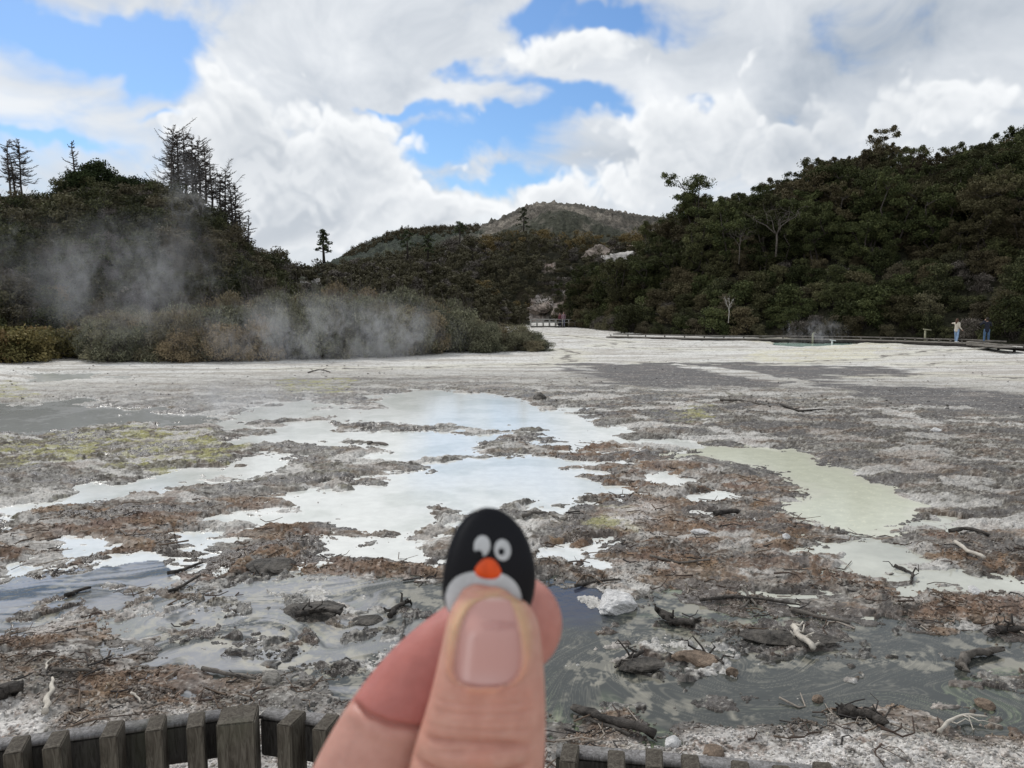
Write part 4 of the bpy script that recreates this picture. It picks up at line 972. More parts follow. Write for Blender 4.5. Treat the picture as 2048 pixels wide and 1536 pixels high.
rock(1060, 1100, 802, M_drock, 'dark lump standing on the shore of the far milky pool', 11, .42, .7, name='crust_lump')
rock(1452, 1478, 1352, M_brock, 'small pinkish stone right of the rusty island lump', 12, .6, .8)
rock(1935, 1965, 1206, M_wrock, 'white stone on the right-hand brown bank', 13, .5, .8)
rock(1865, 1885, 868, M_wrock, 'small bright stone in the grey debris at the right', 14, .5, .8)
rock(560, 680, 1236, M_drock, 'black rotten mat of debris in the stream left of the fingers', 15, .16, .9, name='debris_mat', sub=5)
rock(700, 760, 1246, M_drock, 'small dark mound just above the index finger', 16, .16, .9, name='debris_mat')
rock(486, 590, 1143, M_drock, 'dark rounded mound of twigs beside the pale stream', 17, .20, .8, name='debris_mat', sub=5)
rock(1490, 1690, 1292, M_drock, 'long black charred mat in the stream under the pale roots', 18, .07, .3, name='debris_mat', sub=5)
rock(1230, 1330, 1345, M_drock, 'dark twiggy mound on the left part of the stream island', 19, .14, .6, name='debris_mat', sub=5)

M_cl = simple('pinkish_cliff', (.33, .275, .235), .95, .6, 1.1, 1.0, 2.5, .3); M_cw = simple('white_cliff', (.52, .49, .46), .95, .35, .8, 1.0, 2.5, .3)
def outcrop(hill, px0, px1, r0, r1, m, label, seed, cut=.5, off=.6):
    px, row = (px0+px1)/2, (r0+r1)/2; x, y, z = hit(hill, px, r1); w_ = (px1-px0)/F*y/2; hh = (r1-r0)/F*y/2
    x, y_, z = atr(px, row, y-off)
    o = link('rock_outcrop', rock_mesh('rock_outcrop', seed, w_*1.05, w_*.6, hh*1.1, m, 5, .9, cut), (x, y_, z)); tag(o, label, 'rock outcrop')
outcrop(H_mid, 1106, 1150, 606, 646, M_cl, 'pinkish white rock buttress beside the far footbridge', 31)
outcrop(H_mid, 1130, 1176, 576, 626, M_cl, 'pinkish white rock face above the far footbridge', 32)
outcrop(H_mid, 1168, 1216, 494, 524, M_cl, 'pale bare scar on the centre hill, left half', 33)
outcrop(H_mid, 1205, 1285, 508, 540, M_cw, 'pale bare scar on the centre hill, right half', 34)
outcrop(H_mid, 1055, 1100, 606, 626, M_cl, 'small broken rock face low on the centre hill', 35)
outcrop(H_mid, 1030, 1050, 634, 652, M_cw, 'white rock at the foot of the centre hill left of the footbridge', 36)
outcrop(H_ridge, 598, 622, 566, 592, M_cw, 'small white rock on the low ridge, left one', 37, off=1.6)
outcrop(H_ridge, 622, 646, 560, 586, M_cw, 'small white rock on the low ridge, right one', 38, off=1.6)
outcrop(H_ridge, 545, 566, 546, 574, M_cl, 'small pinkish rock on the low ridge', 39, off=1.6)
outcrop(H_left, 238, 256, 574, 584, M_cl, 'small pinkish rock in the scrub of the left hill', 40, off=1.6)
# ------------------------------------------------------------------ single logs and branches
M_log = simple('charred_wood', (.055, .048, .042), .85, .6, 12, 1.0, 30, .03, stretch=(1, 1, 1))
M_drift = simple('driftwood', (.13, .115, .10), .85, .4, 10, .9, 40, .02)
M_wht = simple('bleached_branch', (.48, .44, .38), .85, .2, 10, .6, 40, .01)
def stick(pts, r, m, label, name='branch', cat='branch', lift=.03, taper=.5, fork=None, seed=0, sides=8, zs=None):
    W_ = []; 
    for i, (a, b) in enumerate(pts):
        zz = 0
        for _ in range(3): x, y, _z = at(a, b, zz); zz = gz(x, y)+lift+(zs[i] if zs else 0)
        W_.append((x, y, zz))
    W_ = np.array(W_); o = W_.mean(0); o[2] = W_[:, 2].min(); mb = MB(); rng = np.random.default_rng(seed)
    n = 4*(len(W_)-1)+1; t = np.linspace(0, len(W_)-1, n); P3 = np.stack([np.interp(t, range(len(W_)), W_[:, k]) for k in range(3)], -1)-o
    P3[1:-1] = (P3[:-2]+2*P3[1:-1]+P3[2:])/4; P3 += rng.normal(size=P3.shape)*r*.30
    mb.tube(P3, r*np.linspace(1, taper, n)*(1+.16*rng.normal(size=n)), sides)
    if r > .03: mb.V[-1] = mb.V[-1]+rng.normal(size=mb.V[-1].shape)*r*.16
    for (i0, dx, dy, dz, rr) in (fork or []):
        dx, dy, dz = dx*.72, dy*.72, dz*.55
        b = P3[int(i0*(n-1))]; e = b+np.array([dx, dy, dz]); mb.tube([b, b*.6+e*.4+rng.normal(size=3)*.02, b*.3+e*.7+rng.normal(size=3)*.03, e], np.array([1, .8, .6, .35])*rr, 6)
    tag(link(name, mb.me(name, m, smooth=False), o), label, cat)
stick([(1147, 1418), (1225, 1438), (1308, 1466)], .042, M_log, 'thick charred plank lying on the near bank right of the hand', 'log', 'log', .06, .8)
stick([(1143, 1416), (1190, 1440), (1258, 1468)], .022, M_drift, 'thin grey pole beside the charred plank')
stick([(1323, 1228), (1350, 1238), (1386, 1246)], .055, M_log, 'gnarled black driftwood stump in the cream-edged water', 'stump', 'stump', .05, .6, [(.0, -.10, .05, .16, .04), (.4, .05, .0, .18, .03), (.9, .15, -.02, .12, .025), (.6, -.1, -.1, .05, .02)])
stick([(1586, 1250), (1600, 1270), (1625, 1284)], .035, M_wht, 'pale knotted roots on the black mat in the stream', 'roots', 'roots', .08, .7, [(.2, .12, .02, .12, .022), (.5, .10, .05, .18, .02), (.7, .16, .0, .10, .02), (.9, .12, .05, .03, .018), (.4, -.12, -.06, .06, .02)])
stick([(1581, 1220), (1640, 1232), (1698, 1246)], .030, M_drift, 'long grey pole along the far bank of the stream')
stick([(1400, 1200), (1470, 1192), (1560, 1200), (1600, 1212)], .020, M_log, 'long thin dark root running along the brown bank')
stick([(1486, 1178), (1500, 1196), (1512, 1212)], .020, M_drift, 'grey stick crossing the thin root, steeper one')
stick([(1480, 1212), (1500, 1200), (1524, 1186)], .018, M_drift, 'grey stick crossing the thin root, flatter one')
stick([(1922, 1330), (1934, 1308), (1965, 1302), (2010, 1298)], .045, M_drift, 'grey driftwood log in the stream at the right', 'log', 'log', .05, .5, [(.0, -.05, -.12, -.02, .03)])
stick([(1995, 1262), (2020, 1256), (2060, 1262)], .05, M_log, 'black forked branch at the right edge of the stream', fork=[(.2, -.05, .05, .25, .02), (.5, .08, .05, .30, .025), (.7, -.1, .1, .2, .015), (.2, -.2, -.05, .05, .02)])
stick([(1679, 1422), (1720, 1424), (1752, 1436), (1775, 1446)], .05, M_log, 'black driftwood on the near shore of the stream', 'log', 'log', .05, .5, [(.1, -.1, .05, .10, .02), (.5, .1, .1, .08, .02), (.8, .15, .05, .1, .015)])
stick([(1878, 1464), (1900, 1440), (1932, 1428), (1976, 1434)], .016, M_wht, 'thin bleached branch arching over the stream edge', lift=.05, fork=[(.4, .2, -.1, .05, .008), (.7, .25, -.25, .02, .007), (.6, -.05, -.3, .02, .008)])
stick([(404, 1338), (455, 1345), (510, 1356)], .026, M_drift, 'straight brown stick pointing at the squarish grey rock')
stick([(-20, 1394), (10, 1388), (33, 1374)], .065, M_log, 'dark log end at the left edge of the photo', 'log', 'log', .06, .9)
stick([(90, 1422), (97, 1395), (104, 1378), (106, 1358)], .024, M_wht, 'curved bleached root on the gravel at the lower left', lift=.05)
stick([(105, 1342), (140, 1345), (182, 1338)], .024, M_drift, 'smooth grey branch lying in the brown debris at the left')
stick([(92, 1340), (94, 1325), (106, 1315)], .011, M_wht, 'small pale hooked twig above the smooth grey branch')
stick([(262, 1387), (275, 1391), (280, 1404)], .013, M_wht, 'small pale curled twig on the gravel in the lower left')
stick([(285, 1420), (310, 1410), (330, 1405)], .010, M_drift, 'thin straight twig on the gravel above the fence')
stick([(335, 1147), (370, 1138), (404, 1124)], .030, M_log, 'dark angled stick, upper of the two beside the left stream')
stick([(338, 1180), (365, 1174), (400, 1150)], .026, M_log, 'dark angled stick, lower of the two beside the left stream')
stick([(130, 1188), (158, 1180), (180, 1174)], .028, M_log, 'dark twig pile edge lying in the pale stream at the left')
stick([(734, 888), (752, 887), (772, 890)], .07, M_drift, 'flat piece of bark floating in the milky pool', 'bark_piece', 'bark', .01, .7)
stick([(780, 1232), (790, 1218), (806, 1205), (822, 1203)], .030, M_log, 'black forked branch standing in the stream left of the fingers', fork=[(.6, -.03, .05, .22, .02), (.3, -.14, .0, .05, .02), (.8, .1, .0, .06, .015)])
stick([(590, 1232), (630, 1218), (680, 1216)], .04, M_log, 'black branches piled on the dark debris mat', 'branch', 'branch', .10, .5, [(.2, .1, .1, .18, .018), (.5, -.1, .2, .15, .016), (.7, .1, -.1, .12, .016), (.4, .2, .05, .20, .012), (.6, -.25, .0, .1, .014)])
stick([(1046, 1034), (1066, 1024), (1095, 1026), (1118, 1036)], .030, M_drift, 'arched brown branch on the shore right of the painted pebble')
stick([(1899, 1062), (1935, 1055), (1975, 1066)], .04, M_log, 'dark log lying right of the green pool', 'log', 'log', .05, .5)
stick([(1910, 1080), (1938, 1096), (1968, 1114)], .030, M_wht, 'bleached white plank on the brown bank right of the green pool', 'plank', 'plank', .06, .8)
stick([(1428, 1026), (1450, 1021), (1476, 1022)], .05, M_log, 'short black log in the brown debris right of the pebble', 'log', 'log', .05, .7)
stick([(1790, 1132), (1815, 1140), (1826, 1150), (1822, 1166)], .022, M_log, 'spindly dead branch standing in the pale outlet stream', fork=[(.2, -.3, .1, .12, .01), (.4, -.25, .0, .16, .01), (.6, .12, .05, .2, .012), (.9, .15, .05, .12, .012)])
stick([(1300, 1110), (1360, 1120), (1420, 1118)], .022, M_drift, 'long crooked stick in the middle of the brown debris')
stick([(1150, 1172), (1190, 1160), (1240, 1158)], .026, M_log, 'dark stick above the white speckled rock')
stick([(1440, 805), (1490, 800), (1540, 812)], .05, M_drift, 'weathered branch on the grey ground left of the white patch', fork=[(.4, .3, .1, .1, .02)])
stick([(1560, 812), (1600, 822), (1650, 818)], .05, M_log, 'dark branch on the grey ground right of the white patch', fork=[(.4, .3, .1, .1, .02)])
stick([(1285, 1302), (1255, 1318), (1228, 1334)], .022, M_log, 'tangled black twigs at the left end of the stream island', fork=[(.2, -.3, .1, .12, .012), (.4, -.2, .1, .2, .012), (.6, .15, .1, .2, .012), (.9, .2, .05, .15, .012)])
stick([(1390, 1300), (1420, 1308), (1446, 1322)], .022, M_log, 'tangled black twigs behind the rusty island lump', fork=[(.2, -.3, .1, .16, .012), (.4, -.2, .1, .2, .012), (.6, .15, .1, .22, .012), (.9, .2, .05, .15, .012)])
stick([(616, 745), (640, 738), (660, 744)], .04, M_drift, 'small arched branch on the white flat before the steaming thicket', fork=[(.3, -.3, .1, .2, .02), (.7, .3, .1, .2, .02)])

# ------------------------------------------------------------------ timber fence in the foreground
def wood(name, col, col2):
    m, t, b = mat(name)
    g = t.new('ShaderNodeTexCoord'); mpn = t.new('ShaderNodeMapping'); t.link(g.outputs['Object'], mpn.inputs[0]); mpn.inputs['Scale'].default_value = (9, 9, 1.2)
    n = t.noise(mpn.outputs[0], 9, 7, .65, 1.2); n2 = t.noise(g.outputs['Object'], 5, 4, .5)
    c = t.mix(t.ramp(n, .32, .68), tuple(col)+(1,), tuple(col2)+(1,))
    c = t.mix(t.math('MULTIPLY', t.ramp(n2, .5, .75), .45), c, (.085, .088, .058, 1))
    t.put(b.inputs['Base Color'], c); b.inputs['Roughness'].default_value = .85; b.inputs['Specular IOR Level'].default_value = .2
    bn = t.new('ShaderNodeBump'); bn.inputs['Strength'].default_value = .8; bn.inputs['Distance'].default_value = .004
    t.link(n, bn.inputs['Height']); t.link(bn.outputs[0], b.inputs['Normal']); return m
M_fence = wood('weathered_fence_wood', (.040, .032, .025), (.120, .106, .086))
M_rail = wood('lit_rail_wood', (.11, .105, .10), (.27, .26, .26))  # paler copy of the rail wood, light on the top put into colour
M_raild = wood('shaded_rail_wood', (.026, .023, .020), (.075, .070, .064))  # darker copy of the rail wood, shade on the front put into colour
ZT = CAMH-1.14
def bev_box(name, sx, sy, z0, z1, m, bev=.003, top_cut=0.0, rail=False):
    bm = bmesh.new(); bmesh.ops.create_cube(bm, size=1.0)
    for v in bm.verts: v.co = Vector((v.co.x*sx, v.co.y*sy, z0 if v.co.z < 0 else z1))
    bmesh.ops.subdivide_edges(bm, edges=[e for e in bm.edges if abs(e.verts[0].co.z-e.verts[1].co.z) > .01], cuts=6)
    bmesh.ops.bevel(bm, geom=[e for e in bm.edges if e.calc_face_angle(0) > .5], offset=bev, segments=2, affect='EDGES')
    me = bpy.data.meshes.new(name); bm.to_mesh(me); bm.free(); me.materials.append(m); return me
FL = [(at(px, r, ZT)[0], at(px, r, ZT)[1]) for px, r in ((30, 1486), (125, 1472), (218, 1459), (310, 1448), (395, 1437))]
FR = [(at(px, r, ZT)[0], at(px, r, ZT)[1]) for px, r in ((576, 1437), (658, 1446))]
FR2 = [(at(px, r, ZT)[0], at(px, r, ZT)[1]) for px, r in ((1140, 1508), (1225, 1515), (1308, 1522), (1390, 1530))]
FP = at(473, 1434, ZT)
def fence(name, pts, label, extra, post_at):
    pts = np.array(pts); d = pts[-1]-pts[0]; step = d/(len(pts)-1); d = d/np.linalg.norm(d); ang = math.atan2(d[1], d[0])
    nrm_ = np.array([-d[1], d[0]])
    if nrm_[1] < 0: nrm_ = -nrm_
    allp = [tuple(p) for p in pts]+[tuple(pts[0]-step*k) for k in range(1, extra[0]+1)]+[tuple(pts[-1]+step*k) for k in range(1, extra[1]+1)]
    e = empty(name, (pts[0][0], pts[0][1], ZT-1.06)); tag(e, label, 'fence', 'timber fence of the viewing platform')
    hw = .0215; first = None; rngp = random.Random(len(pts))
    for p in allp:
        if first is None: first = bev_box('picket', hw*2, .085, 0, 1.0, M_fence)
        o = link('picket', first, (p[0]-pts[0][0], p[1]-pts[0][1], .06+rngp.uniform(-.007, .006)), (rngp.uniform(-.018, .018), rngp.uniform(-.012, .012), ang+rngp.uniform(-.05, .05)), e)
    xs = [(np.array(p)-pts[0])@d for p in allp]; a, b = min(xs)-.05, max(xs)+.05
    return e, a, b, d, nrm_, ang, pts[0]
def rails(e, a, b, nrm_, ang, zs_):
    c = (a+b)/2; d = np.array([math.cos(ang), math.sin(ang)])
    for z, hh in zs_:
        me = bev_box('rail', 1, 1, 0, 1, M_rail); 
        bm = bmesh.new(); bmesh.ops.create_cube(bm, size=1.0)
        for v in bm.verts: v.co = Vector((v.co.x*(b-a), v.co.y*.045, v.co.z*hh))
        bmesh.ops.subdivide_edges(bm, edges=[q for q in bm.edges if abs(q.verts[0].co.x-q.verts[1].co.x) > .01], cuts=10)
        bmesh.ops.bevel(bm, geom=[q for q in bm.edges if q.calc_face_angle(0) > .5], offset=.004, segments=2, affect='EDGES')
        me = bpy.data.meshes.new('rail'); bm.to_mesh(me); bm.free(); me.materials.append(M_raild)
        q = nrm_*(.0425+.0225+.001)+d*c
        ro = link('rail', me, (q[0], q[1], z), (0, 0, ang), e)
        if z > .5:
            cb = MB(); cb.box((-(b-a)/2, -.024, hh/2+.002), ((b-a)/2, .024, hh/2+.012)); link('rail_lit_top', cb.me('rail_lit_top', M_rail), parent=ro)  # thin added strip standing in for the brightly lit top of the rail
eL, a, b, d, nn_, an, p0 = fence('timber_fence', FL, 'left panel of the grey timber fence, running in from the left edge', (4, 0), 1)
LR = (np.array(FP[:2])-p0)@d; rails(eL, a, LR-.052, nn_, an, [(1.06-.040-.055, .11), (.25, .10)])
FRr = FR+[tuple(np.array(FR[1])+(np.array(FR2[0])-np.array(FR[1]))*k/6) for k in range(1, 6)]
eM, a, b, d, nn_, an, p0 = fence('timber_fence', FRr, 'middle panel of the timber fence between the big post and the fingers', (0, 0), 1)
LR = (np.array(FP[:2])-p0)@d; rails(eM, LR+.030, b-.02, nn_, an, [(1.06-.040-.055, .11), (.25, .10)])
eR, a, b, d, nn_, an, p0 = fence('timber_fence', FR2, 'right panel of the timber fence, only its tops showing right of the thumb', (0, 6), 1)
rails(eR, a+.01, b, nn_, an, [(1.06-.040-.055, .11), (.25, .10)])
me = bev_box('fence_post', .100, .100, -ZT+.05, .0, M_fence, .004)
o = link('fence_post', me, (FP[0], FP[1]+.012, ZT+.002), (0, 0, .20)); tag(o, 'thick square weathered fence post left of the hand', 'post')

# ------------------------------------------------------------------ low boardwalk, markers, far footbridge
M_deck = simple('grey_decking', (.17, .155, .135), .9, .35, 3, .5, 20, .02)
M_under = simple('dark_timber', (.045, .040, .036), .9, .4, 4)
BW = [(1212, 673, .30), (1300, 675, .32), (1400, 677, .33), (1500, 678, .34), (1600, 678.5, .35), (1700, 679.5, .36), (1800, 682, .40), (1850, 684, .42), (1912, 685.5, .45), (1970, 688, .47), (2048, 695, .50), (2200, 709, .50), (2500, 735, .5)]
bw = np.array([at(a, b, c) for a, b, c in BW]); tt = np.linspace(0, len(bw)-1, 150); bw = np.stack([np.interp(tt, range(len(bw)), bw[:, k]) for k in range(3)], -1)
def ribbon(mb, path, off0, off1, z0, z1):
    T = np.gradient(path[:, :2], axis=0); T /= np.linalg.norm(T, axis=1)[:, None]; N = np.stack([-T[:, 1], T[:, 0]], -1); N[N[:, 1] < 0] *= -1
    a = path[:, :2]+N*off0; b = path[:, :2]+N*off1; n = len(path)
    V = np.concatenate([np.column_stack([a, path[:, 2]+z0]), np.column_stack([b, path[:, 2]+z0]), np.column_stack([b, path[:, 2]+z1]), np.column_stack([a, path[:, 2]+z1])])
    i = np.arange(n-1); Q = []
    for k in range(4):
        j = (k+1) % 4; Q.append(np.stack([i+k*n, i+1+k*n, i+1+j*n, i+j*n], -1))
    mb.add(V, np.vstack(Q+[[[0, n, 2*n, 3*n]], [[n-1, 4*n-1, 3*n-1, 2*n-1]]]))
e = empty('boardwalk', (0, 0, 0)); e.location = tuple(bw[75]-np.array([0, 0, .4])); o_ = np.array(e.location); tag(e, 'long low timber boardwalk along the foot of the right-hand hill', 'boardwalk')
loc = bw-o_
mb = MB(); ribbon(mb, loc, 0, 1.5, -.05, 0); link('deck', mb.me('deck', M_deck), parent=e)
mb = MB(); ribbon(mb, loc, .02, .10, -.24, -.055); link('beam', mb.me('beam', M_under), parent=e)
mb = MB(); ribbon(mb, loc, 1.42, 1.50, .12, .22); link('kerb_rail', mb.me('kerb_rail', M_deck), parent=e)
pm = MB(); pm.box((-.06, -.06, -.8), (.06, .06, -.06)); pme = pm.me('leg', M_under)
km = MB(); km.box((-.05, -.05, .003), (.05, .05, .12)); kme = km.me('kerb_block', M_deck)
for i in range(2, 150, 5):
    link('leg', pme, tuple(loc[i]+np.array([.0, .2, 0])), parent=e)
    link('kerb_block', kme, tuple(loc[i]+np.array([0, 1.44, 0])), parent=e)
M_sign = simple('pale_post', (.30, .29, .20), .8, .2, 5); M_white = simple('white_paint', (.75, .75, .74), .6, .08, 5)
def tpost(px, base, top, bar, m, label, name, zb=.1):
    x, y, _ = at(px, base, zb); H = zc(top, y)-zb; e = empty(name, (x, y, gz(x, y))); tag(e, label, 'marker post')
    a = MB(); a.box((-.05, -.05, -.2), (.05, .05, H)); link('post', a.me('post', m), parent=e)
    if bar: a = MB(); a.box((-bar, -.12, H+.002), (bar, .06, H+.07), Matrix.Rotation(.12, 4, 'Y')); link('board', a.me('board', m), parent=e)
tpost(1849, 690, 663, .28, M_sign, 'wooden marker post with a tilted board beside the boardwalk', 'sign_post')
tpost(1664, 687, 679, .22, M_white, 'small white marker stake beside the turquoise pool', 'marker_stake')
tpost(1625, 686, 664, .06, M_sign, 'pale thin post standing behind the turquoise pool', 'marker_stake')
# footbridge far away
e = empty('footbridge', at(1100, 655, .0)); tag(e, 'far grey footbridge with railings at the foot of the centre hill', 'footbridge')
x0 = at(1062, 653, .3)[0]; x1 = at(1150, 653, .3)[0]; Yb = at(1100, 653, .3)[1]; oo = np.array(e.location)
a = MB(); a.box((x0-oo[0], Yb-oo[1], .15), (x1-oo[0], Yb-oo[1]+2.0, .3)); link('deck', a.me('deck', M_under), parent=e)
M_rl = simple('grey_railing', (.30, .29, .27), .8)
for k, zz in enumerate((.75, 1.1)):
    for yy in (0, 1.95):
        a = MB(); a.box((x0-oo[0], Yb-oo[1]+yy, zz), (x1-oo[0], Yb-oo[1]+yy+.06, zz+.08)); link('rail', a.me('rail', M_rl), parent=e)
pk = MB(); pk.box((-.05, -.05, .3), (.05, .05, 1.095)); pkm = pk.me('post', M_rl)
for k in range(8):
    for yy in (-.055, 2.06): link('post', pkm, (x0-oo[0]+(x1-x0)*k/7, Yb-oo[1]+yy, 0), parent=e)

# ------------------------------------------------------------------ people
def fuse(name, mb, voxel, mats, smooth=6, colf=None):
    me = mb.me(name, mats); ob = bpy.data.objects.new(name, me); C.objects.link(ob)
    m = ob.modifiers.new('r', 'REMESH'); m.mode = 'VOXEL'; m.voxel_size = voxel; m.use_smooth_shade = True
    if smooth: s_ = ob.modifiers.new('s', 'SMOOTH'); s_.factor = .5; s_.iterations = smooth
    dg = bpy.context.evaluated_depsgraph_get(); dg.update()
    out = bpy.data.meshes.new_from_object(ob.evaluated_get(dg)); bpy.data.objects.remove(ob); bpy.data.meshes.remove(me)
    out.name = name
    return out
def sphere(mb, c, r, n=12, sc=(1, 1, 1)):
    th = np.linspace(0, np.pi, n); ph = np.linspace(0, 2*np.pi, n*2, endpoint=False)
    V = np.array([(math.sin(a)*math.cos(b)*sc[0], math.sin(a)*math.sin(b)*sc[1], math.cos(a)*sc[2]) for a in th for b in ph])*r+np.array(c)
    m_ = n*2; Q = [(i*m_+j, (i+1)*m_+j, (i+1)*m_+(j+1) % m_, i*m_+(j+1) % m_) for i in range(n-1) for j in range(m_)]
    mb.add(V, Q)
def limb(mb, pts, rads):
    pts = np.array(pts, float)
    mb.tube(pts, rads, 12)
    for p, r in zip(pts, rads): sphere(mb, p, r*1.0, 8)
def person(px, row, Y, facing, label, topc, legc, hairc, arms, H=1.66, skin=(.45, .28, .21), stance=.10, shoec=(.5, .5, .5), hairlen=0, name='person', step_=0.0):
    x, y, z = atr(px, row, Y); s_ = H/1.66
    e = empty(name, (x, y, z), (0, 0, facing)); tag(e, label, 'person')
    M_s = simple('skin', skin, .6, .08, 6, 0); M_t = simple('jacket', topc, .85, .15, 9, .3); M_l = simple('denim', legc, .85, .15, 9, .3); M_h = simple('hair', hairc, .6, .2, 20, .3); M_o = simple('shoes', shoec, .7, .1, 9, 0)
    b = MB(); hips = [(-.09, 0, .88), (.09, 0, .88)]; feet = [(-stance, step_, .06), (stance, -step_, .06)]; knees = [(-.5*(stance+.09)-.01, .03+step_*.6, .48), (.5*(stance+.09)+.01, .03-step_*.4, .48)]
    for h_, k_, f_ in zip(hips, knees, feet): limb(b, [h_, k_, f_], [.075, .055, .038]); limb(b, [f_, (f_[0]*1.1, f_[1]+.14, .035)], [.04, .034])
    limb(b, [(0, 0, .90), (0, 0, 1.10), (0, 0, 1.32)], [.115, .105, .12]); limb(b, [(-.15, 0, 1.36), (.15, 0, 1.36)], [.065, .065]); limb(b, [(0, 0, 1.36), (0, .01, 1.50)], [.055, .05])
    sphere(b, (0, .015, 1.565), .105, 12, (.80, .95, 1.12)); sphere(b, (0, .115, 1.555), .02, 6)
    for A in arms: 
        limb(b, A, [.048, .040, .028]); w_ = np.array(A[2]); dd = w_-np.array(A[1]); dd = dd/np.linalg.norm(dd)
        limb(b, [w_, w_+dd*.08, w_+dd*.15], [.028, .034, .016])
    link('body', fuse('body', b, .016, M_s, 3), parent=e)
    t_ = MB(); limb(t_, [(0, 0, .86), (0, 0, 1.08), (0, 0, 1.30)], [.155, .142, .150]); limb(t_, [(-.155, 0, 1.35), (.155, 0, 1.35)], [.082, .082])
    for A in arms: limb(t_, [A[0], A[1], tuple(np.array(A[1])+(np.array(A[2])-np.array(A[1]))*.92)], [.066, .056, .046])
    link('jacket', fuse('jacket', t_, .018, M_t, 4), parent=e)
    l_ = MB(); 
    for h_, k_, f_ in zip(hips, knees, feet): limb(l_, [h_, k_, (f_[0], f_[1], .10)], [.096, .072, .056])
    limb(l_, [(-.06, 0, .88), (.06, 0, .88)], [.11, .11]); link('trousers', fuse('trousers', l_, .018, M_l, 4), parent=e)
    for f_ in feet:
        q = MB(); limb(q, [(f_[0], f_[1]-.02, .045), (f_[0]*1.1, f_[1]+.17, .04)], [.052, .045]); link('shoe', fuse('shoe', q, .014, M_o, 2), parent=e)
    h_ = MB(); sphere(h_, (0, -.012, 1.59), .118, 12, (.84, .92, 1.05))
    if hairlen: limb(h_, [(0, -.06, 1.60), (0, -.10, 1.46), (0, -.11, 1.60-hairlen)], [.07, .075, .05])
    hm = fuse('hair', h_, .014, M_h, 3)
    bm = bmesh.new(); bm.from_mesh(hm); bmesh.ops.delete(bm, geom=[v for v in bm.verts if v.co.y > .045 and v.co.z < 1.625], context='VERTS'); bm.to_mesh(hm); bm.free(); link('hair', hm, parent=e)
    e.scale = (s_, s_, s_); return e
# faces +y in local space
person(1912, 684.5, 55.8, math.radians(-60), 'person in a pale jacket and light blue jeans stretching one arm out', (.55, .50, .42), (.25, .36, .52), (.07, .035, .02),
       [((.17, 0, 1.36), (.22, -.05, 1.10), (.30, .10, .92)), ((-.17, 0, 1.36), (-.38, .18, 1.34), (-.56, .36, 1.33))], 1.68, hairlen=.28, shoec=(.7, .7, .7), step_=.10)
person(1972, 687, 54.6, math.radians(-20), 'person in a dark jacket and blue jeans raising both hands to the face', (.015, .018, .030), (.075, .13, .22), (.02, .014, .01),
       [((.17, 0, 1.36), (.26, .12, 1.16), (.10, .28, 1.46)), ((-.17, 0, 1.36), (-.36, .06, 1.22), (-.10, .26, 1.50))], 1.80, stance=.14, shoec=(.25, .23, .25), step_=-.06)
person(1120, 652.5, 95, math.radians(150), 'small distant person in a dark red top on the far footbridge', (.16, .06, .07), (.05, .05, .07), (.03, .02, .02), [((.17, 0, 1.36), (.22, 0, 1.10), (.2, .12, .9)), ((-.17, 0, 1.36), (-.22, 0, 1.10), (-.2, .12, .9))], 1.6)
person(1127, 652.5, 94.6, math.radians(190), 'small distant person in lavender trousers on the far footbridge', (.30, .20, .22), (.42, .42, .58), (.03, .02, .02), [((.17, 0, 1.36), (.22, 0, 1.10), (.2, .12, .9)), ((-.17, 0, 1.36), (-.22, 0, 1.10), (-.2, .12, .9))], 1.7)
#=== PART4
#=== PART4  hand holding the painted pebble
def L_(px, row, d): return np.array([(px-1024)/F*d, d, (768-row)/F*d])
HB = L_(1000, 2150, .20)                         # base point of the hand
MC = Matrix.Translation((0, 0, CAMH)) @ Matrix.Rotation(-PITCH, 4, 'X')
HLOC = MC @ Vector(HB); HROT = (-PITCH, 0, 0)
def loft(mb, cen, w_, dd, A=None, n=56):
    cen = np.array(cen); T = np.gradient(cen, axis=0); T /= np.linalg.norm(T, axis=1)[:, None]
    Bv = np.array([0, 1.0, 0]); S_ = np.cross(T, Bv); S_ /= np.linalg.norm(S_, axis=1)[:, None]; D_ = np.cross(S_, T)
    th = np.arange(n)*2*np.pi/n; ct, st_ = np.cos(th), np.sin(th)
    V = cen[:, None]+w_[:, None, None]*ct[None, :, None]*S_[:, None]+dd[:, None, None]*st_[None, :, None]*D_[:, None]
    V = V.reshape(-1, 3); m_ = len(cen); i = np.arange(m_-1)[:, None]*n; j = np.arange(n)[None]; k = (j+1) % n
    Q = np.stack([i+j, i+k, i+n+k, i+n+j], -1).reshape(-1, 4); V = np.vstack([V, cen[0], cen[-1]]); a = m_*n; jj = np.arange(n); kk = (jj+1) % n
    mb.add(V, Q, np.vstack([np.stack([np.full(n, a), kk, jj], -1), np.stack([np.full(n, a+1), (m_-1)*n+jj, (m_-1)*n+kk], -1)]))
TR = np.array([(1184, 984, 994), (1185.5, 966, 1012), (1189, 950, 1026), (1195, 934, 1038), (1204, 920, 1048), (1217, 906, 1059), (1234, 896, 1069), (1252, 890, 1076), (1270, 887, 1081), (1306, 881, 1086), (1342, 874, 1089), (1378, 866, 1091), (1414, 857, 1092), (1450, 847, 1093),
               (1487, 836, 1092), (1536, 822, 1088), (1600, 806, 1082), (1700, 792, 1084), (1800, 786, 1100), (1950, 800, 1130), (2100, 830, 1150)], float)
rowf = np.concatenate([np.linspace(1184, 1203, 14), np.linspace(1207, 2100, 110)])
tl = np.interp(rowf, TR[:, 0], TR[:, 1]); tr = np.interp(rowf, TR[:, 0], TR[:, 2])
def sm(v, k=3):
    o = v.copy()
    for _ in range(k): o[1:-1] = (o[:-2]+2*o[1:-1]+o[2:])/4
    return o
tl, tr = sm(tl), sm(tr); tcx = (tl+tr)/2; thw = (tr-tl)/2
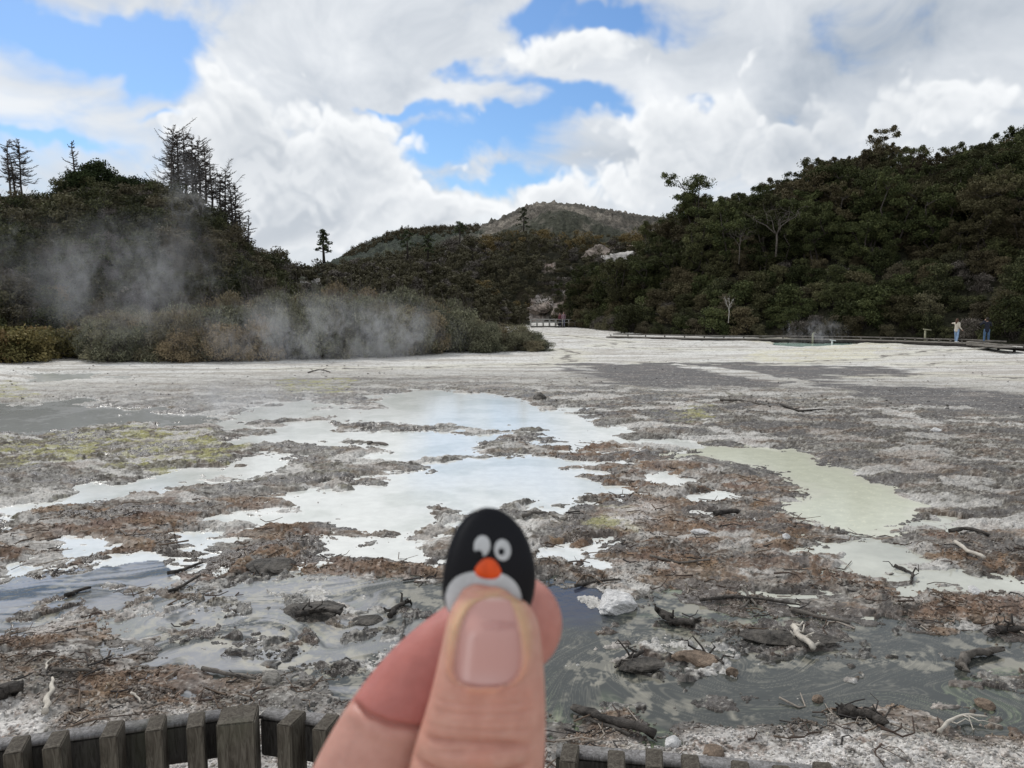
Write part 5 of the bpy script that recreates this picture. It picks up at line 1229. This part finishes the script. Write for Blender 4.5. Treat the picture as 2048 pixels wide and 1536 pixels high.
def tdc(row): return .170+.0045*sst(np.asarray(row, float), 1420, 1180)+.02*sst(np.asarray(row, float), 1600, 2100)
def tprof(row):
    return np.interp(row, rowf, tcx), np.interp(row, rowf, thw)
SC = .170/F
hb = MB()
cen = np.array([L_(c, r, .170) for c, r in zip(tcx, rowf)]); cen[:, 1] = tdc(rowf)
loft(hb, cen-HB, thw*SC, np.minimum(thw*SC*.80, .0095)*np.where(rowf < 1260, .55+.45*sst(rowf, 1184, 1264), 1))
def finger(pts, n=60, cap=True, flat=.88):
    """pts: px,row,depth,half-width px ; rounded tip at the first point"""
    p = np.array(pts, float); t = np.linspace(0, 1, len(p)); tt_ = np.linspace(0, 1, n)
    q = np.stack([sm(np.interp(tt_, t, p[:, k]), 14) for k in range(4)], -1)
    c = np.array([L_(a, b, d) for a, b, d, _ in q]); wd = q[:, 3]*q[:, 2]/F
    s = np.concatenate([[0], np.cumsum(np.linalg.norm(np.diff(c, axis=0), axis=1))]); r0 = wd[0]
    capf = np.where(s < r0, np.sqrt(np.clip(1-((r0-s)/r0)**2, .0, 1)), 1)
    # dense rings at the tip
    ex = r0*(1-np.cos(np.linspace(.08, np.pi/2, 14))); s2 = np.concatenate([ex, np.linspace(r0*1.03, s[-1], n)])
    c2 = np.stack([np.interp(s2, s, c[:, k]) for k in range(3)], -1); w2 = np.interp(s2, s, wd)*np.where(s2 < r0, np.sqrt(np.clip(1-((r0-s2)/r0)**2, 0, 1)), 1)
    loft(hb, c2-HB, w2, w2*flat)
finger([(1098, 1180, .1915, 96), (1040, 1235, .1915, 101), (965, 1290, .1905, 105), (880, 1350, .1885, 106), (822, 1412, .186, 104), (775, 1480, .184, 106), (735, 1560, .184, 112), (700, 1660, .187, 120), (690, 1800, .195, 130), (740, 1960, .205, 140), (840, 2100, .21, 150)])
finger([(1010, 1700, .186, 80), (900, 1690, .194, 90), (780, 1700, .205, 96), (670, 1760, .212, 102), (660, 1900, .217, 110), (760, 2060, .218, 120), (860, 2200, .215, 130)])
finger([(1030, 1860, .184, 76), (930, 1850, .194, 84), (810, 1860, .208, 92), (710, 1930, .217, 98), (710, 2050, .222, 106), (800, 2180, .221, 115), (900, 2280, .216, 120)])
finger([(1040, 2020, .185, 66), (960, 2010, .194, 72), (860, 2020, .207, 80), (770, 2090, .217, 86), (790, 2200, .221, 95), (870, 2300, .219, 100)])
pal = np.array([L_(960, 1900, .205), L_(975, 2060, .205), L_(1000, 2250, .206), L_(1030, 2430, .208), L_(1060, 2600, .21), L_(1090, 2900, .215), L_(1130, 3300, .225), L_(1200, 3900, .24)])-HB
tt_ = np.linspace(0, 7, 50); pc = np.stack([np.interp(tt_, range(8), pal[:, k]) for k in range(3)], -1)
loft(hb, pc, np.interp(tt_, range(8), [.018, .034, .038, .031, .028, .031, .036, .040]), np.interp(tt_, range(8), [.012, .016, .017, .018, .020, .026, .032, .036]))
sphere(hb, L_(1040, 1950, .190)-HB, .020, 16, (1.0, .9, 1.3))
def skin_mat():
    m, t, b = mat('skin')
    a = t.new('ShaderNodeVertexColor', layer_name='col'); g = t.new('ShaderNodeTexCoord')
    n = t.noise(g.outputs['Object'], 260, 4, .6); n1 = t.noise(g.outputs['Object'], 900, 3, .5)
    t.put(b.inputs['Base Color'], t.mix(1.0, a.outputs[0], t.mix(t.ramp(n, .3, .7), (.93, .90, .89, 1), (1.05, 1.06, 1.06, 1)), 'MULTIPLY'))
    b.inputs['Roughness'].default_value = .48; b.inputs['Specular IOR Level'].default_value = .38
    b.inputs['Subsurface Weight'].default_value = .18; b.inputs['Subsurface Scale'].default_value = .004; b.inputs['Subsurface Radius'].default_value = (1, .3, .18)
    bn = t.new('ShaderNodeBump'); bn.inputs['Strength'].default_value = .25; bn.inputs['Distance'].default_value = .0004
    t.link(n1, bn.inputs['Height']); t.link(bn.outputs[0], b.inputs['Normal']); return m
M_skin = skin_mat()
hm = fuse('hand', hb, .00042, M_skin, 8)
nV = len(hm.vertices); V = np.empty(nV*3, np.float32); hm.vertices.foreach_get('co', V); V = V.reshape(-1, 3).astype(float)
Nn = np.empty(nV*3, np.float32); hm.vertices.foreach_get('normal', Nn); Nn = Nn.reshape(-1, 3).astype(float)
G = V+HB; PX = 1024+F*G[:, 0]/G[:, 1]; RW = 768-F*G[:, 2]/G[:, 1]
# thumb surface coordinates (columns and rows measured at the thumb's own depth)
PT = 1024+F*G[:, 0]/.170; RT = 768-F*G[:, 2]/.170
tcx_, thw_ = tprof(RT)
onth = (np.abs(PT-tcx_) < thw_*1.06) & (G[:, 1] < tdc(RT)+.001) & (RT > 1170) & (RT < 1900)
front = sst(-Nn[:, 1], .0, .5)*onth
NR = np.array([(1197, 0, 984), (1199, 17, 984), (1203, 31, 984), (1210, 42, 983), (1219, 50, 982), (1232, 57, 981), (1250, 62, 980), (1275, 66, 979), (1300, 68, 978), (1316, 67, 976), (1328, 63, 974), (1336, 56, 972), (1341, 45, 971), (1344, 28, 970), (1345, 0, 970)], float)
def nail_q(p, r):
    """<1 inside the nail outline"""
    hw = np.interp(r, NR[:, 0], NR[:, 1], left=0, right=0); cx = np.interp(r, NR[:, 0], NR[:, 2])
    dx = np.abs(p-cx)-hw; dy = np.maximum(1193-r, r-1345)
    return np.where((dy < 0), dx, np.hypot(np.maximum(np.abs(p-cx)-20, 0), np.maximum(dy, 0)))   # px, negative inside
nq = nail_q(PT, RT)
disp = np.zeros(nV)
side = sst(nq, -7, 1)*sst(nq, 26, 5)                          # soft fold of skin around the plate
disp += side*front*(.00055*sst(RT, 1215, 1260)+.0001)
disp -= sst(nq, 2, -6)*front*.0009
def groove(x0, x1, y0, curve, wid, amp, cxm):
    yy = y0+curve*((PT-cxm)/100)**2; e_ = sst(PT, x0-20, x0+25)*sst(PT, x1+20, x1-25)
    return -amp*np.exp(-((RT-yy)/wid)**2)*e_*front
GV = groove(862, 1045, 1448, 9, 6.5, .00085, 945)+groove(890, 1065, 1460, 11, 5, .00045, 990)+groove(840, 1052, 1512, -8, 9, .0013, 940)+groove(880, 1070, 1394, 6, 5, .00028, 985)+groove(880, 1060, 1377, 4, 4, .00022, 985)+groove(865, 1065, 1424, 8, 4, .00028, 960)
GV = 1.15*GV+groove(900, 1050, 1407, 5, 4, .00018, 985)+groove(870, 1010, 1436, 9, 3.5, .0003, 930)
disp += GV
disp += groove(858, 1050, 1497, -9, 4, .0004, 950)+groove(870, 1070, 1531, -5, 5, .0006, 960)
disp += .0009*np.exp(-((RT-1480)/20)**2-((PT-950)/75)**2)*front
# the joint crease across the index finger
onix = (~onth) & (PX < 905) & (RW < 1640) & (G[:, 1] < .192)
cr_x = np.array([640, 690, 705, 739, 783, 833, 880]); cr_y = np.array([1372, 1388, 1400, 1429, 1447, 1454, 1455])
cy_ = np.interp(PX, cr_x, cr_y); dcr = (RW-cy_)
disp += onix*sst(-Nn[:, 1], .15, .6)*(-.0011*np.exp(-(dcr/7)**2)+.0010*sst(dcr, -90, -12)*sst(dcr, 3, -8)+.0006*np.exp(-((dcr-26)/20)**2))
V2 = V+Nn*disp[:, None]
col = np.tile(np.array([.53, .272, .208]), (nV, 1))
def mx(c, m_, cc): return c+(np.array(cc)-c)*np.clip(m_, 0, 1)[:, None]
n_ = fbm(PT*.012, RT*.012, 3, 90)
col = mx(col, sst(n_, 0, .7)*.45, (.54, .235, .17))
col = mx(col, sst(fbm(PT*.03, RT*.03, 4, 91), .1, .6)*.35, (.58, .34, .27))
col = mx(col, onth*np.exp(-((RT-1375)/40)**2)*.30, (.58, .27, .21))
col = mx(col, onth*sst(nq, 30, 3)*sst(RT, 1335, 1240)*.55, (.56, .40, .20))
col = mx(col, onth*sst(nq, 16, 2)*sst(RT, 1240, 1330)*.40, (.60, .27, .14))
col = mx(col, onth*sst(RT, 1200, 1180)*.6, (.62, .27, .23))
col = mx(col, onth*sst(nq, 1, -5), (.50, .26, .23))
col = mx(col, (~onth)*sst(RW, 1500, 1350)*(G[:, 1] < .21)*.0, (.5, .2, .17))
col = mx(col, onix*.8, (.50, .26, .21))
col = mx(col, onix*sst(dcr, 6, -10)*.9, (.40, .125, .105))  # darker red towards the fingertip, some of its shade put into the colour
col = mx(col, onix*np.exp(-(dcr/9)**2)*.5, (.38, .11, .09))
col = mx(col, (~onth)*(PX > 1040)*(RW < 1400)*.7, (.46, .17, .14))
col = mx(col, np.clip(-GV/.0012, 0, 1)*.6, (.38, .14, .10))  # crease shade painted into the skin along the thumb grooves
hm.vertices.foreach_set('co', V2.astype(np.float32).ravel()); hm.update()
ca_ = hm.color_attributes.new('col', 'FLOAT_COLOR', 'POINT'); ca_.data.foreach_set('color', np.hstack([col, np.ones((nV, 1))]).astype(np.float32).ravel())
hand = link('hand', hm, HLOC, HROT); tag(hand, 'hand pinching a small painted pebble between thumb and index finger', 'hand')
# nail
def nail_depth(p, r):
    cx, hw = tprof(r); u = np.clip((p-cx)/hw, -.98, .98)
    dd = np.minimum(hw*SC*.80, .0095)*np.where(r < 1260, .55+.45*sst(r, 1184, 1264), 1)
    return tdc(r)-dd*np.sqrt(1-u*u)
ns, nr_ = 41, 60
rr_ = 1198+(1345-1198)*(.5-.5*np.cos(np.linspace(.10, np.pi-.08, nr_)))
ss_ = np.linspace(-1, 1, ns); RR, SS = np.meshgrid(rr_, ss_, indexing='ij')
hw = np.interp(RR, NR[:, 0], NR[:, 1])+1.5; cx = np.interp(RR, NR[:, 0], NR[:, 2]); PP = cx+SS*hw
edge_ = np.abs(SS)**6
dn = nail_depth(PP, RR)+.00010+.00045*edge_+.0004*sst(RR, 1338, 1346)-.00035*sst(RR, 1215, 1196)
Vn = np.stack([(PP-1024)/F*.170, dn, (768-RR)/F*.170], -1).reshape(-1, 3)
VnB = Vn+np.array([0, .0007, 0]); i = np.arange(nr_*ns).reshape(nr_, ns)
Qn = np.stack([i[:-1, :-1], i[1:, :-1], i[1:, 1:], i[:-1, 1:]], -1).reshape(-1, 4)
bd = np.concatenate([i[0, :], i[1:, -1], i[-1, -2::-1], i[-2:0:-1, 0]]); bd2 = np.roll(bd, -1); No = nr_*ns
Qs_ = np.stack([bd, bd2, bd2+No, bd+No], -1)
ncol = np.tile(np.array([.52, .265, .225]), (nr_*ns, 1)); rf, sf = RR.ravel(), SS.ravel()
ncol = mx(ncol, np.exp(-((rf-1342)/20)**2-(sf/.75)**2)*.45, (.58, .38, .36)); ncol = mx(ncol, sst(rf, 1208, 1197)*.7, (.66, .50, .42)); ncol = mx(ncol, sst(rf, 1330, 1215)*.25, (.56, .34, .31)); ncol = mx(ncol, sst(np.abs(sf), .8, 1)*.4, (.50, .20, .14))
mn, tn, bn_ = mat('nail'); an_ = tn.new('ShaderNodeVertexColor', layer_name='col'); tn.link(an_.outputs[0], bn_.inputs['Base Color']); bn_.inputs['Roughness'].default_value = .17; bn_.inputs['Specular IOR Level'].default_value = .6
gg = tn.new('ShaderNodeTexCoord'); mpn = tn.new('ShaderNodeMapping'); tn.link(gg.outputs['Object'], mpn.inputs[0]); mpn.inputs['Scale'].default_value = (900, 10, 30)
bb = tn.new('ShaderNodeBump'); bb.inputs['Strength'].default_value = .12; bb.inputs['Distance'].default_value = .0003; tn.link(tn.noise(mpn.outputs[0], 1, 2, .5), bb.inputs['Height']); tn.link(bb.outputs[0], bn_.inputs['Normal'])
nme = mesh_np('thumb_nail', np.vstack([Vn, VnB])-HB, [Qn, Qn[:, ::-1]+No, Qs_], mn, col=np.vstack([ncol, ncol]), smooth=True)
no = link('thumb_nail', nme, parent=hand)

# painted pebble
PD = .1785
PO = np.array([(975, 1013), (1003, 1020), (1029, 1040), (1047, 1064), (1060, 1092), (1068, 1122), (1071, 1150), (1069, 1180), (1061, 1212), (1042, 1240), (1010, 1258), (975, 1262), (940, 1256), (912, 1240), (897, 1224), (887, 1205), (884, 1182), (886, 1155), (891, 1125), (899, 1092), (912, 1060), (932, 1032), (952, 1018)], float)
pc0 = np.array([977.0, 1150.0]); pa = np.arctan2(-(PO[:, 1]-pc0[1]), PO[:, 0]-pc0[0]); pr = np.hypot(*(PO-pc0).T); o_ = np.argsort(pa); pa, pr = pa[o_], pr[o_]
def prad(a): return np.interp((a+np.pi) % (2*np.pi)-np.pi, np.concatenate([pa-2*np.pi, pa, pa+2*np.pi]), np.tile(pr, 3))
TH = .0030; PT_TILT = .0
def pfront(dx, dz):
    """dx,dz in px from the centre -> depth offset of the front face"""
    a = np.arctan2(dz, dx); rho = np.clip(np.hypot(dx, dz)/prad(a), 0, 1)
    return -TH*np.sqrt(np.clip(1-rho**2.6, 0, 1))
PB = np.array([(pc0[0]-1024)/F*PD, PD, (768-pc0[1])/F*PD]); PLOC = MC @ Vector(PB); s_ = PD/F
na, nrh = 120, 40; A_ = np.linspace(-np.pi, np.pi, na, endpoint=False); RH = np.sin(np.linspace(0, np.pi/2, nrh))
ra = prad(A_); ra = np.array([np.mean(np.take(ra, range(k_-3, k_+4), mode='wrap')) for k_ in range(na)])
pr_s = ra; pa, pr = A_, ra
Vp = [];
for sg in (-1, 1):
    for rh in (RH if sg < 0 else RH[:-1][::-1]):
        Vp.append(np.stack([np.cos(A_)*ra*rh*s_, np.full(na, sg*TH*math.sqrt(max(0, 1-rh**2.6))), np.sin(A_)*ra*rh*s_], -1))
Vp = np.concatenate(Vp); m_ = 2*nrh-1; i = np.arange(m_-1)[:, None]*na; j = np.arange(na)[None]; k = (j+1) % na
Qp = np.stack([i+j, i+na+j, i+na+k, i+k], -1).reshape(-1, 4)
def paint(name, col_, rough=.45, var=.08, sp_=.3): return simple(name, col_, rough, var, 220, .2, 700, .0003, sp_)
M_blk = paint('black_paint', (.0035, .0035, .006), .30, .08, .2); M_gw = paint('pale_paint', (.50, .51, .52), .5, .12); M_or = paint('orange_paint', (.66, .075, .010), .4, .15)
peb = link('painted_pebble', mesh_np('painted_pebble', Vp, Qp, M_blk, smooth=True), PLOC, HROT); tag(peb, 'small egg-shaped pebble painted as a black and white bird with orange beak', 'painted pebble')
def patch(name, cx, cy, rx, ry, ang, m, lift, cut=None, dome=0.0, shape=None):
    nr__, na_ = 26, 72; V_ = []; t = math.radians(ang)
    for q in np.linspace(0, 1, nr__):
        for a in np.arange(na_)*2*math.pi/na_:
            k_ = shape(a) if shape else 1.0
            u, v = rx*q*k_*math.cos(a), ry*q*k_*math.sin(a); x = cx+u*math.cos(t)-v*math.sin(t)-pc0[0]; z = -(cy-pc0[1])+u*math.sin(t)+v*math.cos(t)
            if cut:    # keep inside the pebble
                rr = math.hypot(x, z); mxr = float(prad(np.array(math.atan2(z, x))))*cut
                if rr > mxr: x *= mxr/rr; z *= mxr/rr
            V_.append((x*s_, float(pfront(np.array(x), np.array(z)))-lift*(1-q**8)-dome*(1-q*q)+.00002, z*s_))
    Vq = np.array(V_); i_ = np.arange(nr__-1)[:, None]*na_; j_ = np.arange(na_)[None]; k__ = (j_+1) % na_
    Q_ = np.stack([i_+j_, i_+na_+j_, i_+na_+k__, i_+k__], -1).reshape(-1, 4)
    return link(name, mesh_np(name, Vq, Q_, m, smooth=True), parent=peb)
patch('belly', 967, 1214, 80, 80, 0, M_gw, .00010, cut=.985, shape=lambda a: (abs(math.cos(a))**2.6+abs(math.sin(a))**2.6)**(-1/2.6))
patch('beak', 977, 1133, 26, 21, -6, M_or, .00012, dome=.0006, shape=lambda a: 1+.08*math.cos(3*(a+math.pi/2))*-1)
e1 = patch('eye', 965, 1087, 16.5, 21, -8, M_gw, .00010)
e2 = patch('eye', 1005.5, 1095, 16.5, 21.5, 10, M_gw, .00010)
p1 = patch('pupil', 958, 1103, 9.5, 9, 0, M_blk, .00019); p2_ = patch('pupil', 1003, 1098, 7, 8, 0, M_blk, .00019)
p1.parent = e1; p2_.parent = e2

# ------------------------------------------------------------------ steam
def steam(px, row, Y, sx, sy, sz, dens, scale, seed, label, th=.48, tilt=0.0, detail=4, stretch=(1, 1, .7)):
    m = bpy.data.materials.new('steam'); m.use_nodes = True; t = NT(m.node_tree); t.n.clear()
    g = t.new('ShaderNodeTexCoord'); ob = g.outputs['Object']
    mp_ = t.new('ShaderNodeMapping'); t.link(ob, mp_.inputs[0]); mp_.inputs['Location'].default_value = (seed*3.1, seed*1.7, seed*.9); mp_.inputs['Scale'].default_value = stretch; mp_.inputs['Rotation'].default_value = (0, tilt, 0)
    n0 = t.noise(mp_.outputs[0], scale*.8, 2, .5, .4); n1 = t.noise(mp_.outputs[0], scale*2.6, 5, .62, 1.6); n = t.math('ADD', t.math('MULTIPLY', n0, .42), t.math('MULTIPLY', n1, .58))
    s0 = t.vmath('DIVIDE', ob, (sx, sy, sz)); r = t.vmath('LENGTH', s0)
    fall = t.ramp(r, 1.0, .15)
    d = t.math('MULTIPLY', t.math('MULTIPLY', t.ramp(n, th+.08, th+.24), fall), dens)
    v = t.new('ShaderNodeVolumePrincipled'); v.inputs['Color'].default_value = (.96, .97, 1, 1); t.put(v.inputs['Density'], d); v.inputs['Anisotropy'].default_value = .1
    o_ = t.new('ShaderNodeOutputMaterial'); t.link(v.outputs[0], o_.inputs['Volume'])
    bm = bmesh.new(); bmesh.ops.create_icosphere(bm, subdivisions=3, radius=1.02)
    for q in bm.verts: q.co = Vector((q.co.x*sx, q.co.y*sy, q.co.z*sz))
    me = bpy.data.meshes.new('steam'); bm.to_mesh(me); bm.free(); me.materials.append(m)
    tag(link('steam', me, atr(px, row, Y)), label, 'steam', kind='stuff'); return o_
steam(640, 665, 34.0, 7.4, 1.7, 2.3, .50, .62, 1, 'pale steam drifting across the thicket of shrubs', .37, .75, stretch=(1.25, 1, .75))
steam(800, 655, 34.6, 2.3, 1.3, 2.0, 1.0, .8, 2, 'thicker steam rising at the middle of the thicket', .42, .5)
steam(250, 560, 41.5, 7.8, 3.0, 4.6, .17, .40, 3, 'thin bluish steam drifting up the left hill', .35, -.8, stretch=(1.25, 1, .75))
steam(70, 520, 41.0, 3.8, 2.5, 3.2, .22, .45, 5, 'faint steam in front of the left edge of the hill', .42, .5)
steam(385, 400, 62, 3.2, 2.0, 4.5, .30, .35, 6, 'faint steam before the bare conifers', .40, .2)
steam(470, 800, 21, 5.5, 2.5, .75, .30, .7, 4, 'thin steam low over the milky pools', .36)
steam(1625, 665, 60.5, 3.4, 1.0, 1.35, .9, .9, 7, 'small wisp of steam over the turquoise pool', .42)
